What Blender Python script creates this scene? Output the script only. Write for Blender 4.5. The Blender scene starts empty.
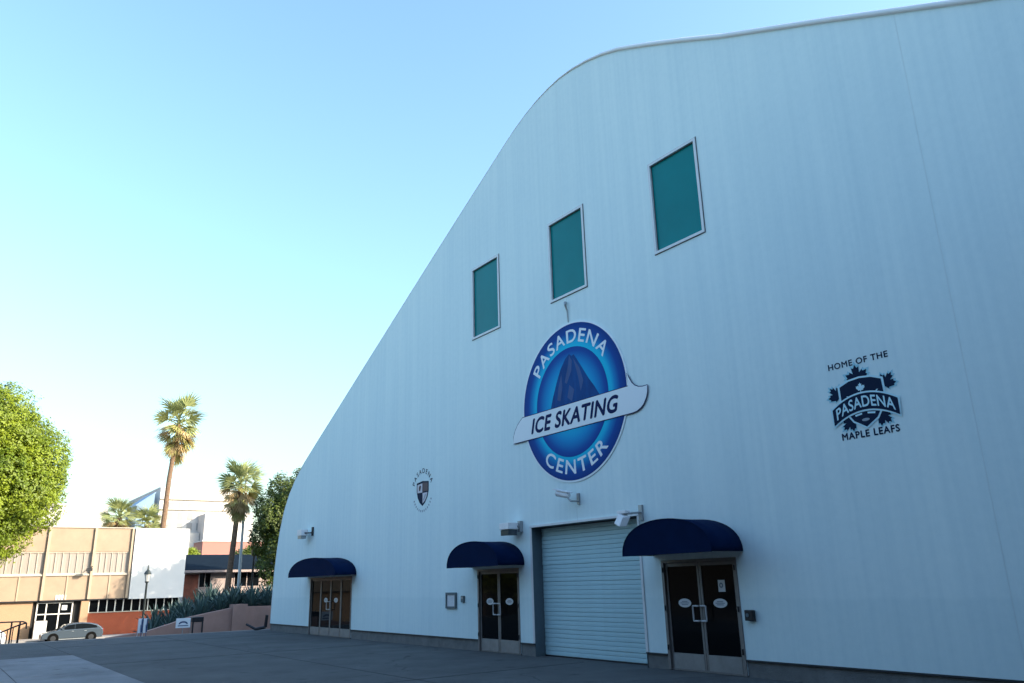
import bpy, bmesh, math, random
import numpy as np
from mathutils import Vector, Matrix

random.seed(7); RNG = np.random.default_rng(7)
SC = bpy.context.scene
COL = SC.collection
R = math.radians

# ------------------------------------------------------------------ camera
cam_data = bpy.data.cameras.new('camera')
cam = bpy.data.objects.new('camera', cam_data); COL.objects.link(cam)
cam_data.sensor_width = 36.0
cam_data.lens = 782.52 / 1024 * 36
cam_data.clip_start = 0.1; cam_data.clip_end = 3000
CF = Vector((-0.7726397, 0.56332859, 0.29272648))
CR = Vector((0.58257299, 0.81237296, -0.02566864))
CU = Vector((0.25226296, -0.15070193, 0.95585162))
m = Matrix.Identity(4)
for i in range(3):
    m[i][0] = CR[i]; m[i][1] = CU[i]; m[i][2] = -CF[i]
m[0][3], m[1][3], m[2][3] = 14.5506, -12.4768, 1.76
cam.matrix_world = m
SC.camera = cam

# ------------------------------------------------------------------ light
SUN_EL, SUN_AZ = 24.0, 38.0            # azimuth from +X towards +Y
sv = Vector((math.cos(R(SUN_EL)) * math.cos(R(SUN_AZ)), math.cos(R(SUN_EL)) * math.sin(R(SUN_AZ)), math.sin(R(SUN_EL))))
world = bpy.data.worlds.new('World'); SC.world = world; world.use_nodes = True
wn = world.node_tree.nodes; wl = world.node_tree.links
bg = wn['Background']
sky = wn.new('ShaderNodeTexSky'); sky.sky_type = 'NISHITA'; sky.sun_disc = False
sky.sun_elevation = R(SUN_EL); sky.sun_rotation = R(90 - SUN_AZ)
sky.air_density = 1.6; sky.dust_density = 3.0; sky.ozone_density = 2.6
tint = wn.new('ShaderNodeMix'); tint.data_type = 'RGBA'; tint.blend_type = 'MULTIPLY'; tint.inputs[0].default_value = 1.0
tint.inputs[7].default_value = (0.83, .98, 1.13, 1)      # the cool balance of the photograph
wl.new(sky.outputs[0], tint.inputs[6]); wl.new(tint.outputs[2], bg.inputs[0]); bg.inputs[1].default_value = 0.15
sun = bpy.data.lights.new('sun', 'SUN'); sun.energy = 3.0; sun.angle = R(0.53); sun.color = (1.0, 0.87, 0.70)
so = bpy.data.objects.new('sun', sun); COL.objects.link(so)
so.rotation_euler = sv.to_track_quat('Z', 'Y').to_euler(); so.location = (60, 60, 60)
SC.view_settings.view_transform = 'Standard'; SC.view_settings.look = 'None'
SC.view_settings.gamma = 1.0; SC.view_settings.exposure = 1.5
SC.render.engine = 'CYCLES'
SC.cycles.max_bounces = 6; SC.cycles.transparent_max_bounces = 8

# ------------------------------------------------------------------ materials
def mat(name, col, rough=0.7, var=0.0, scale=4.0, bump=0.0, bscale=60.0, metal=0.0, stretch=(1, 1, 1), spec=0.5, col2=None, trans=0.0):
    M = bpy.data.materials.new(name); M.use_nodes = True
    nt = M.node_tree; N = nt.nodes; L = nt.links
    b = N['Principled BSDF']
    b.inputs['Base Color'].default_value = (*col, 1); b.inputs['Roughness'].default_value = rough
    b.inputs['Metallic'].default_value = metal; b.inputs['Specular IOR Level'].default_value = spec
    tc = N.new('ShaderNodeTexCoord')
    mp = N.new('ShaderNodeMapping'); mp.inputs['Scale'].default_value = stretch
    L.new(tc.outputs['Object'], mp.inputs['Vector'])
    if var > 0 or col2:
        n = N.new('ShaderNodeTexNoise'); n.inputs['Scale'].default_value = scale; n.inputs['Detail'].default_value = 6
        n.inputs['Roughness'].default_value = 0.62
        L.new(mp.outputs[0], n.inputs['Vector'])
        r = N.new('ShaderNodeValToRGB')
        c2 = col2 if col2 else tuple(min(1, c * (1 + var)) for c in col)
        c1 = tuple(c * (1 - var) for c in col)
        r.color_ramp.elements[0].position = 0.3; r.color_ramp.elements[1].position = 0.7
        r.color_ramp.elements[0].color = (*c1, 1); r.color_ramp.elements[1].color = (*c2, 1)
        L.new(n.outputs['Fac'], r.inputs[0]); L.new(r.outputs[0], b.inputs['Base Color'])
    if bump > 0:
        n2 = N.new('ShaderNodeTexNoise'); n2.inputs['Scale'].default_value = bscale; n2.inputs['Detail'].default_value = 4
        L.new(mp.outputs[0], n2.inputs['Vector'])
        bp = N.new('ShaderNodeBump'); bp.inputs['Strength'].default_value = bump; bp.inputs['Distance'].default_value = 0.02
        L.new(n2.outputs['Fac'], bp.inputs['Height']); L.new(bp.outputs[0], b.inputs['Normal'])
    if trans > 0:
        t = N.new('ShaderNodeBsdfTranslucent'); t.inputs[0].default_value = (*[min(1, c * 1.5) for c in col], 1)
        if var > 0 or col2:
            L.new(r.outputs[0], t.inputs[0])
        mx = N.new('ShaderNodeMixShader'); mx.inputs[0].default_value = trans
        L.new(b.outputs[0], mx.inputs[1]); L.new(t.outputs[0], mx.inputs[2])
        L.new(mx.outputs[0], N['Material Output'].inputs['Surface'])
    return M

def wall_material():
    """white painted stucco skin: faint vertical run-off streaks, grime near the base, fine grain"""
    M = bpy.data.materials.new('painted_skin'); M.use_nodes = True
    nt = M.node_tree; N = nt.nodes; L = nt.links; b = N['Principled BSDF']
    b.inputs['Roughness'].default_value = 0.75; b.inputs['Specular IOR Level'].default_value = 0.3
    tc = N.new('ShaderNodeTexCoord')
    def noise(sc, stretch, det, r0, r1, c0, c1):
        mp = N.new('ShaderNodeMapping'); mp.inputs['Scale'].default_value = stretch
        L.new(tc.outputs['Object'], mp.inputs[0])
        n = N.new('ShaderNodeTexNoise'); n.inputs['Scale'].default_value = sc; n.inputs['Detail'].default_value = det
        L.new(mp.outputs[0], n.inputs['Vector'])
        r = N.new('ShaderNodeValToRGB'); r.color_ramp.elements[0].position = r0; r.color_ramp.elements[1].position = r1
        r.color_ramp.elements[0].color = (*c0, 1); r.color_ramp.elements[1].color = (*c1, 1)
        L.new(n.outputs['Fac'], r.inputs[0]); return r.outputs[0]
    base = N.new('ShaderNodeRGB'); base.outputs[0].default_value = (*WALL, 1)
    cur = base.outputs[0]
    for args, fac in (((1.0, (2.2, 1, 0.10), 5, .35, .68, (.86, .90, .93), (1, 1, 1)), .38),     # run-off streaks
                      ((1.0, (9.0, 1, 0.16), 3, .38, .62, (.90, .925, .94), (1, 1, 1)), .45),     # fine streaks
                      ((0.22, (1, 1, 1), 4, .35, .65, (.93, .95, .97), (1, 1, 1)), .8),         # old repainting
                      ((7.0, (1, 1, 1), 6, .30, .60, (.95, .965, .97), (1, 1, 1)), .7)):        # mottling
        mx = N.new('ShaderNodeMix'); mx.data_type = 'RGBA'; mx.blend_type = 'MULTIPLY'; mx.inputs[0].default_value = fac
        L.new(cur, mx.inputs[6]); L.new(noise(*args), mx.inputs[7]); cur = mx.outputs[2]
    # a dirtier, repainted dado below about 1.35 m (a band with an edge of its own)
    sep = N.new('ShaderNodeSeparateXYZ'); L.new(tc.outputs['Object'], sep.inputs[0])
    nn = N.new('ShaderNodeTexNoise'); nn.inputs['Scale'].default_value = 1.3; L.new(tc.outputs['Object'], nn.inputs['Vector'])
    ad = N.new('ShaderNodeMath'); ad.operation = 'MULTIPLY_ADD'; L.new(nn.outputs['Fac'], ad.inputs[0]); ad.inputs[1].default_value = .10; L.new(sep.outputs[2], ad.inputs[2])
    mr = N.new('ShaderNodeMapRange'); mr.inputs['From Min'].default_value = 1.36; mr.inputs['From Max'].default_value = 1.43
    mr.inputs['To Min'].default_value = .30; mr.inputs['To Max'].default_value = 0.0
    L.new(ad.outputs[0], mr.inputs['Value'])
    mx = N.new('ShaderNodeMix'); mx.data_type = 'RGBA'; mx.blend_type = 'MULTIPLY'
    L.new(mr.outputs[0], mx.inputs[0]); L.new(cur, mx.inputs[6]); mx.inputs[7].default_value = (.80, .86, .88, 1)
    cur = mx.outputs[2]
    L.new(cur, b.inputs['Base Color'])
    mp = N.new('ShaderNodeMapping'); mp.inputs['Scale'].default_value = (1, 1, .25); L.new(tc.outputs['Object'], mp.inputs[0])
    n2 = N.new('ShaderNodeTexNoise'); n2.inputs['Scale'].default_value = 40; n2.inputs['Detail'].default_value = 5; L.new(mp.outputs[0], n2.inputs['Vector'])
    bp = N.new('ShaderNodeBump'); bp.inputs['Strength'].default_value = .25; bp.inputs['Distance'].default_value = .01
    L.new(n2.outputs['Fac'], bp.inputs['Height']); L.new(bp.outputs[0], b.inputs['Normal'])
    return M

def ground_mat(name, col, crack=True):
    M = mat(name, col, .9, .24, .8, .6, 120); nt = M.node_tree; N = nt.nodes; L = nt.links; b = N['Principled BSDF']
    tc = next(n for n in N if n.type == 'TEX_COORD')
    cur = b.inputs['Base Color'].links[0].from_socket
    def mul(fac, c):
        nonlocal cur
        mx = N.new('ShaderNodeMix'); mx.data_type = 'RGBA'; mx.blend_type = 'MULTIPLY'
        L.new(fac, mx.inputs[0]); L.new(cur, mx.inputs[6]); mx.inputs[7].default_value = (*c, 1); cur = mx.outputs[2]
    def rng(sock, a, b_, t0, t1):
        r = N.new('ShaderNodeMapRange'); r.inputs[1].default_value = a; r.inputs[2].default_value = b_; r.inputs[3].default_value = t0; r.inputs[4].default_value = t1
        L.new(sock, r.inputs[0]); return r.outputs[0]
    v = N.new('ShaderNodeTexVoronoi'); v.inputs['Scale'].default_value = 1.1; L.new(tc.outputs['Object'], v.inputs['Vector'])
    mul(rng(v.outputs['Distance'], .05, .16, .75, 0), (.45, .45, .45))                 # drip and gum stains
    n = N.new('ShaderNodeTexNoise'); n.inputs['Scale'].default_value = .35; n.inputs['Detail'].default_value = 7; n.inputs['Roughness'].default_value = .7
    L.new(tc.outputs['Object'], n.inputs['Vector']); mul(rng(n.outputs['Fac'], .55, .68, 0, .55), (.62, .62, .64))   # large dark stains
    if crack:
        d = N.new('ShaderNodeTexNoise'); d.inputs['Scale'].default_value = 1.5; L.new(tc.outputs['Object'], d.inputs['Vector'])
        ad = N.new('ShaderNodeVectorMath'); ad.operation = 'MULTIPLY_ADD'; L.new(d.outputs['Color'], ad.inputs[0]); ad.inputs[1].default_value = (.9, .9, 0); L.new(tc.outputs['Object'], ad.inputs[2])
        e = N.new('ShaderNodeTexVoronoi'); e.feature = 'DISTANCE_TO_EDGE'; e.inputs['Scale'].default_value = .17; L.new(ad.outputs[0], e.inputs['Vector'])
        mul(rng(e.outputs['Distance'], .001, .004, .8, 0), (.35, .35, .35))
    L.new(cur, b.inputs['Base Color']); return M

def brick_mat(name, c1, c2, mortar, sc):
    M = bpy.data.materials.new(name); M.use_nodes = True
    nt = M.node_tree; N = nt.nodes; L = nt.links; b = N['Principled BSDF']; b.inputs['Roughness'].default_value = .85
    tc = N.new('ShaderNodeTexCoord'); mp = N.new('ShaderNodeMapping'); mp.inputs['Rotation'].default_value = (R(90), 0, R(90))
    sep = N.new('ShaderNodeSeparateXYZ'); cmb = N.new('ShaderNodeCombineXYZ')
    L.new(tc.outputs['Object'], sep.inputs[0]); L.new(sep.outputs[1], cmb.inputs[0]); L.new(sep.outputs[2], cmb.inputs[1])
    br = N.new('ShaderNodeTexBrick'); br.inputs['Color1'].default_value = (*c1, 1); br.inputs['Color2'].default_value = (*c2, 1)
    br.inputs['Mortar'].default_value = (*mortar, 1); br.inputs['Scale'].default_value = sc; br.inputs['Mortar Size'].default_value = .02
    L.new(cmb.outputs[0], br.inputs['Vector']); L.new(br.outputs[0], b.inputs['Base Color'])
    return M

def radial_mat(name, cx, cz, stops, rmax):
    """flat print: colour by distance from the sign's own centre"""
    M = bpy.data.materials.new(name); M.use_nodes = True
    nt = M.node_tree; N = nt.nodes; L = nt.links; b = N['Principled BSDF']; b.inputs['Roughness'].default_value = .6; b.inputs['Specular IOR Level'].default_value = .12
    tc = N.new('ShaderNodeTexCoord'); mp = N.new('ShaderNodeMapping'); mp.inputs['Location'].default_value = (-cx, 0, -cz)
    L.new(tc.outputs['Object'], mp.inputs[0])
    sp = N.new('ShaderNodeSeparateXYZ'); L.new(mp.outputs[0], sp.inputs[0])
    cb = N.new('ShaderNodeCombineXYZ'); L.new(sp.outputs[0], cb.inputs[0]); L.new(sp.outputs[2], cb.inputs[1])
    ln = N.new('ShaderNodeVectorMath'); ln.operation = 'LENGTH'; L.new(cb.outputs[0], ln.inputs[0])
    dv = N.new('ShaderNodeMath'); dv.operation = 'DIVIDE'; L.new(ln.outputs['Value'], dv.inputs[0]); dv.inputs[1].default_value = rmax
    r = N.new('ShaderNodeValToRGB'); e = r.color_ramp.elements
    e[0].position, e[0].color = stops[0][0], (*stops[0][1], 1)
    e[1].position, e[1].color = stops[-1][0], (*stops[-1][1], 1)
    for p, c in stops[1:-1]:
        q = e.new(p); q.color = (*c, 1)
    L.new(dv.outputs[0], r.inputs[0]); L.new(r.outputs[0], b.inputs['Base Color'])
    return M

WALL = (0.82, 0.94, 0.92)
MT = dict(
    wall=wall_material(),
    roofing=mat('roof_membrane', (.80, .80, .80), .6, .05, 2),
    trim=mat('white_trim', (.82, .82, .82), .5, .03, 3),
    plinth=mat('plinth_concrete', (.16, .16, .155), .85, .22, 3, .4, 40),
    flashing=mat('dark_flashing', (.03, .035, .04), .6),
    backing=mat('dark_backing', (.02, .02, .02), .9),
    steel=mat('frame_metal', (.20, .185, .175), .5, .10, 6, metal=.2),
    kick=mat('kick_metal', (.27, .26, .25), .5, .14, 5, .1, 30, metal=.2),
    glass=mat('dark_glass', (.004, .005, .006), .03, spec=.15),
    film=mat('dark_door_glass', (.004, .005, .006), .05, spec=.10),
    pull=mat('door_pull', (.55, .55, .56), .35),
    tealglass=mat('teal_tinted_glass', (.001, .215, .22), .22, .10, .6, spec=.12),
    winframe=mat('window_frame_paint', (.74, .75, .75), .45, .06, 5),
    putty=mat('window_sealant', (.10, .10, .11), .8),
    awning=mat('navy_canvas', (.0015, .011, .046), .85, .12, 3, .15, 90, spec=.06),
    slat=mat('roller_slat_paint', (.45, .65, .68), .6, .06, 2.0, .05, 20, stretch=(1, 1, 3)),
    jamb=mat('jamb_paint', (.10, .14, .16), .6, .12, 3),
    whitebox=mat('white_powder_coat', (.86, .86, .86), .4, .06, 8),
    darkmetal=mat('dark_metal', (.025, .026, .03), .45, metal=.4),
    greymetal=mat('grey_metal', (.35, .37, .38), .4, .08, 8, metal=.5),
    lens=mat('lamp_lens', (.06, .08, .09), .15),
    paper=mat('paper', (.66, .68, .70), .6, .08, 30),
    sticker=mat('sticker_white', (.60, .62, .64), .5),
    stickerink=mat('sticker_ink', (.18, .22, .27), .5),
    navyink=mat('navy_ink', (.004, .014, .085), .6, spec=.1),
    inkblue=mat('ink_dark', (.006, .018, .05), .6, spec=.1),
    signwhite=mat('sign_white', (.80, .84, .87), .45),
    signline=mat('sign_outline', (.80, .86, .90), .45),
    mountain=mat('mountain_blue', (.001, .05, .22), .6, .2, 1.6, stretch=(2.2, 1, .6), col2=(.003, .085, .30), spec=.12),
    snow=mat('mountain_highlight', (.0015, .058, .225), .6, .25, 3, stretch=(2, 1, .5)),
    crestred=mat('crest_maroon', (.05, .018, .04), .5),
    crestpink=mat('crest_white', (.62, .58, .64), .5),
    crestgrey=mat('crest_grey_ink', (.30, .36, .42), .6),
    crestfill=mat('crest_fill_blue', (.34, .66, .76), .5),
    crestline=mat('crest_pale_blue', (.55, .82, .90), .5),
    asphalt=ground_mat('asphalt', (.078, .082, .082)),
    street=mat('street_asphalt', (.055, .055, .055), .9, .2, .6, .3, 60),
    slab=ground_mat('concrete_slab', (.205, .21, .215), False),
    joint=mat('joint_filler', (.03, .03, .032), .9),
    soil=mat('soil', (.07, .05, .035), .95, .3, 3, .5, 30),
    pave=mat('pavement_concrete', (.30, .28, .26), .9, .12, 2),
    stucco=mat('pink_stucco', (.36, .225, .185), .9, .12, 1.5, .3, 50),
    housewall=mat('house_stucco', (.42, .33, .30), .9, .1, 1.5, .3, 40),
    shingle=mat('dark_roofing', (.006, .012, .020), .8, .2, 2, spec=.1),
    tanpanel=mat('tan_panel', (.36, .26, .18), .75, .08, 1.2, .15, 30),
    tanfin=mat('tan_fin', (.44, .34, .24), .7, .05, 1),
    cream=mat('cream_trim', (.50, .44, .36), .7, .05, 2),
    curtain=mat('curtained_glass', (.34, .29, .25), .35, .22, 3.0, stretch=(1, 5, .15)),
    whitepanel=mat('white_panel', (.64, .63, .62), .7, .04, .8),
    redbrick=brick_mat('red_brick', (.38, .075, .025), (.30, .05, .018), (.24, .11, .07), 9),
    tanbrick=brick_mat('tan_brick', (.43, .27, .155), (.38, .22, .125), (.40, .28, .19), 9),
    brownboard=mat('brown_board', (.20, .055, .03), .7, .3, 3),
    whitewash=mat('white_stucco', (.56, .52, .49), .8, .04, .3),
    pinkwash=mat('pink_render', (.36, .16, .13), .8, .05, .4),
    slateblue=mat('slate_blue_roof', (.16, .25, .36), .5, .1, .5),
    farglass=mat('far_window_glass', (.30, .28, .27), .4),
    winframewhite=mat('white_window_frame', (.72, .70, .66), .5),
    trunk=mat('palm_trunk', (.17, .105, .065), .9, .35, 3, .6, 12, stretch=(1, 1, 4)),
    bark=mat('tree_bark', (.075, .055, .04), .9, .3, 4, .6, 15),
    frond=mat('palm_frond_green', (.33, .36, .14), .6, .35, .9, trans=.25),
    dryfrond=mat('palm_frond_dry', (.48, .34, .16), .8, .3, 1.2, trans=.2),
    yellowfrond=mat('palm_frond_yellow', (.33, .31, .10), .7, .35, 1.0, trans=.25),
    leaf=mat('ficus_leaf', (.15, .245, .011), .55, .40, .35, trans=.3, col2=(.34, .40, .016)),
    leafdark=mat('dark_tree_leaf', (.055, .09, .014), .55, .5, .6, trans=.2, col2=(.14, .18, .02)),
    agave=mat('agave_blade', (.05, .10, .095), .55, .25, 2.0),
    carpaint=mat('silver_car_paint', (.08, .105, .13), .22, metal=.3),
    carwhite=mat('white_car_paint', (.70, .74, .80), .25),
    carglass=mat('car_glass', (.008, .011, .014), .05, spec=.2),
    tyre=mat('tyre_rubber', (.005, .005, .005), .9, spec=.1),
    rim=mat('alloy_rim', (.05, .052, .056), .4, metal=.5),
    redlens=mat('red_tail_lens', (.35, .01, .01), .2),
    headlens=mat('headlight_lens', (.65, .68, .70), .1),
    lantern=mat('lantern_glass', (.50, .50, .47), .2),
    postpaint=mat('post_dark_green', (.03, .04, .04), .5, metal=.2),
    palepost=mat('pale_post', (.50, .52, .50), .5, metal=.2),
    boardblue=mat('blue_board', (.02, .06, .16), .5),
    bronze=mat('bronze_cladding', (.075, .068, .062), .6, .15, .5),
)

# ------------------------------------------------------------------ builder
ORG = {}
class MB:
    def __init__(s): s.v = []; s.f = []
    def add(s, vs, fs):
        o = len(s.v); s.v += [tuple(v) for v in vs]; s.f += [tuple(i + o for i in f) for f in fs]; return s
    def box(s, x0, x1, y0, y1, z0, z1):
        return s.add([(x0,y0,z0),(x1,y0,z0),(x1,y1,z0),(x0,y1,z0),(x0,y0,z1),(x1,y0,z1),(x1,y1,z1),(x0,y1,z1)],
                     [(0,3,2,1),(4,5,6,7),(0,1,5,4),(1,2,6,5),(2,3,7,6),(3,0,4,7)])
    def tube(s, p0, p1, r0, r1=None, n=8, caps=True):
        r1 = r0 if r1 is None else r1
        p0, p1 = Vector(p0), Vector(p1); d = (p1 - p0).normalized()
        a = d.orthogonal().normalized(); b = d.cross(a)
        vs = [p0 + (a*math.cos(2*math.pi*i/n) + b*math.sin(2*math.pi*i/n))*r0 for i in range(n)] + \
             [p1 + (a*math.cos(2*math.pi*i/n) + b*math.sin(2*math.pi*i/n))*r1 for i in range(n)]
        fs = [(i, (i+1)%n, n+(i+1)%n, n+i) for i in range(n)]
        if caps: fs += [tuple(range(n-1,-1,-1)), tuple(range(n, 2*n))]
        return s.add(vs, fs)
    def path(s, pts, rs, n=8):
        for i in range(len(pts)-1): s.tube(pts[i], pts[i+1], rs[i], rs[i+1], n)
        return s
    def prism(s, poly, ax, a, b):
        """poly: 2-D outline (other two axes in order), extruded along axis ax from a to b"""
        def mk(p, t):
            q = list(p); q.insert(ax, t); return q
        n = len(poly)
        vs = [mk(p, a) for p in poly] + [mk(p, b) for p in poly]
        fs = [tuple(range(n)), tuple(range(2*n-1, n-1, -1))] + [(i, n+i, n+(i+1)%n, (i+1)%n) for i in range(n)]
        return s.add(vs, fs)
    def lathe(s, prof, c, n=14):
        """prof: list of (r, z) about the vertical through c"""
        k = len(prof); vs = []; fs = []
        for r, z in prof:
            for i in range(n):
                t = 2*math.pi*i/n; vs.append((c[0]+r*math.cos(t), c[1]+r*math.sin(t), c[2]+z))
        for j in range(k-1):
            for i in range(n): fs.append((j*n+i, j*n+(i+1)%n, (j+1)*n+(i+1)%n, (j+1)*n+i))
        fs += [tuple(range(n-1,-1,-1)), tuple(range((k-1)*n, k*n))]
        return s.add(vs, fs)
    def build(s, name, material, parent=None, smooth=False, bevel=0, fix=True):
        me = bpy.data.meshes.new(name)
        o = ORG.get(parent.name, Vector((0,0,0))) if parent else Vector((0,0,0))
        me.from_pydata([(v[0]-o[0], v[1]-o[1], v[2]-o[2]) for v in s.v], [], s.f)
        if fix:
            bm = bmesh.new(); bm.from_mesh(me); bmesh.ops.recalc_face_normals(bm, faces=bm.faces); bm.to_mesh(me); bm.free()
        return link(name, me, material, parent, smooth, bevel)

def link(name, me, material, parent=None, smooth=False, bevel=0):
    me.materials.append(material)
    if smooth: me.polygons.foreach_set('use_smooth', [True]*len(me.polygons))
    ob = bpy.data.objects.new(name, me); COL.objects.link(ob)
    if parent:
        ob.parent = parent; ORG[ob.name] = ORG.get(parent.name, Vector((0,0,0)))
    else: ORG[ob.name] = Vector((0,0,0))
    if bevel:
        b = ob.modifiers.new('bevel', 'BEVEL'); b.width = bevel; b.segments = 2; b.limit_method = 'ANGLE'
    return ob

def tag(o, label, cat, group=None, kind=None):
    if label: o['label'] = label
    if cat: o['category'] = cat
    if group: o['group'] = group
    if kind: o['kind'] = kind
    return o
def thing(name, label, cat, loc=(0,0,0), group=None):
    o = bpy.data.objects.new(name, None); COL.objects.link(o); o.location = loc; o.empty_display_size = .2
    ORG[o.name] = Vector(loc); return tag(o, label, cat, group)
def structure(o): o['kind'] = 'structure'; return o
def copy_tree(o, loc=None, parent=None):
    c = o.copy(); COL.objects.link(c)
    if parent: c.parent = parent
    if loc is not None: c.location = loc; ORG[c.name] = Vector(loc)
    for ch in o.children: copy_tree(ch, None, c)
    return c
def face_poly(outer, holes=(), y=0.0):
    """flat polygon with holes standing in the X-Z plane at depth y (front towards -Y)"""
    bm = bmesh.new(); es = []
    for loop in [outer, *holes]:
        vs = [bm.verts.new((p[0], y, p[1])) for p in loop]
        es += [bm.edges.new((vs[i], vs[(i+1) % len(vs)])) for i in range(len(vs))]
    bmesh.ops.triangle_fill(bm, use_beauty=True, use_dissolve=False, edges=es, normal=(0,-1,0))
    mb = MB(); bm.verts.index_update()
    mb.add([v.co[:] for v in bm.verts], [[v.index for v in f.verts] for f in bm.faces]); bm.free()
    return mb
def rect(x0, x1, z0, z1): return [(x0,z0),(x1,z0),(x1,z1),(x0,z1)]
def ell(cx, cz, rx, rz, n=64, a0=0, a1=360):
    k = n if a1 - a0 >= 360 else n + 1
    return [(cx+rx*math.cos(R(a0+(a1-a0)*i/n)), cz+rz*math.sin(R(a0+(a1-a0)*i/n))) for i in range(k)]
def text_mb(body, fn, y, bold=0.0, spacing=1.0, thick=0.004):
    """flat lettering; fn maps unit text coordinates (u along the word 0..1, v up with cap height 1) to X, Z"""
    cu = bpy.data.curves.new('lettering', 'FONT'); cu.body = body; cu.size = 1; cu.space_character = spacing
    cu.resolution_u = 4
    ob = bpy.data.objects.new('lettering_source', cu); COL.objects.link(ob)
    dg = bpy.context.evaluated_depsgraph_get(); dg.update()
    me = bpy.data.meshes.new_from_object(ob.evaluated_get(dg))
    vs = np.array([v.co[:] for v in me.vertices]); fs = [tuple(p.vertices) for p in me.polygons]
    bpy.data.objects.remove(ob); bpy.data.curves.remove(cu); bpy.data.meshes.remove(me)
    u0, u1 = vs[:,0].min(), vs[:,0].max(); v0, v1 = vs[:,1].min(), vs[:,1].max()
    asp = (u1-u0)/(v1-v0)
    mb = MB(); b = bold
    for k, (du, dv) in enumerate(((0,0),(b,0),(-b,0),(0,b),(0,-b)) if bold else ((0,0),)):
        out = []
        for v in vs:
            X, Z = fn((v[0]+du-u0)/(u1-u0), (v[1]+dv-v0)/(v1-v0)); out.append((X, y - .00012*k, Z))
        mb.add(out, fs)
    return mb

# ================================================================== SETTING: ground, street, terrace
mb = MB()   # far ground (street level), one sheet to the horizon
g = [-1500, -300, -120, -66.0, -60, -40, -22.6, 80, 300, 1500]
gy = [-1500, -200, -60, 0, 60, 200, 1500]
mb.add([(x, y, -1.97) for x in g for y in gy], [(i*len(gy)+j, (i+1)*len(gy)+j, (i+1)*len(gy)+j+1, i*len(gy)+j+1) for i in range(len(g)-1) for j in range(len(gy)-1)])
structure(mb.build('street', MT['street']))
mb = MB().box(-22.2, 70, -60, 70, -3.0, -0.03)
structure(mb.build('plaza_ground', MT['asphalt']))
mb = MB().box(-22.42, -22.2, -60, 0.6, -3.0, -0.018)
structure(mb.build('plaza_kerb', MT['pave']))
# paler concrete path, cast in slabs
path = structure(MB().box(-13.62, -3.0, -16.2, -8.52, -0.6, -0.026).build('concrete_path', MT['joint']))
for i, x in enumerate([-13.6 + 2.12*k for k in range(5)]):
    for j, (ya, yb) in enumerate(((-10.58, -8.55), (-12.6, -10.6), (-16.2, -12.62))):
        MB().box(x, x+2.10, ya, yb, -0.3, -0.018 - .001*((i+j) % 2)).build('slab', MT['slab'], path)
# saw-cut joints in the asphalt
jn = MB()
for y in (-8.55, -4.4): jn.box(-22.2, -13.7 if y < -8 else 60, y-.012, y+.012, -.05, -.0265)
for x in (-18.0, -9.4, 0.0, 9.2): jn.box(x-.012, x+.012, -8.5, -.1, -.05, -.0263)
structure(jn.build('paving_joint', MT['joint']))
structure(MB().box(-66.4, -62.6, -80, 60, -1.97, -1.85).build('pavement', MT['pave']))
structure(MB().box(-62.6, -62.35, -80, 60, -1.97, -1.83).build('kerb', MT['pave']))
mk = MB()
for k in range(24): mk.box(-54.2, -54.05, -60+5*k, -57+5*k, -1.969, -1.966)
structure(mk.build('lane_marking', MT['signwhite']))

# ================================================================== ICE RINK
rink = thing('ice_rink', 'large white arched ice rink hall with teal windows and roller door', 'building')
LEFT = [(-20.97, .26), (-20.95, 1.2), (-20.84, 2.4), (-20.68, 3.3), (-20.42, 4.2), (-20.05, 5.0), (-19.55, 5.65), (-18.85, 6.27), (-17.95, 6.84), (-16.5, 7.60), (-14.6, 8.57),
        (-12.4, 9.70), (-9.3, 11.28), (-6.76, 12.57), (-5.15, 13.38), (-3.66, 14.12), (-2.7, 14.60), (-2.15, 14.86), (-1.6, 15.07), (-1.05, 15.22), (-.5, 15.31)]
RIGHT = [(.04, 15.35), (.6, 15.31), (1.2, 15.20), (1.8, 15.03), (2.42, 14.79), (3.35, 14.32), (4.44, 13.74), (5.55, 13.12), (7.94, 11.91), (9.22, 11.24), (10.49, 10.58),
         (12.4, 9.65), (14.6, 8.5), (16.5, 7.5), (17.95, 6.75), (18.85, 6.2), (19.55, 5.55), (20.05, 4.9), (20.42, 4.1), (20.68, 3.2), (20.84, 2.3), (20.95, 1.2), (20.97, .26)]
PROF = LEFT + RIGHT
def ztop(x):
    for (a, za), (b, zb) in zip(PROF, PROF[1:]):
        if a <= x <= b: return za + (zb-za)*(x-a)/(b-a) if b > a else za
    return 0.26
HOLES = {'w': [(-3.85-.735, -3.85+.735, 8.82, 11.12), (-.735, .735, 8.83, 11.12), (3.85-.735, 3.85+.735, 8.82, 11.12)],
         'd': [(-16.60, -12.70, 2.09), (-4.48, -2.53, 2.09), (-1.92, 1.92, 3.06), (2.53, 4.48, 2.09)]}
SEAMS = [-20.97, -9.3, -0.10, 9.22, 20.97]
wall_panels = []
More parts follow.
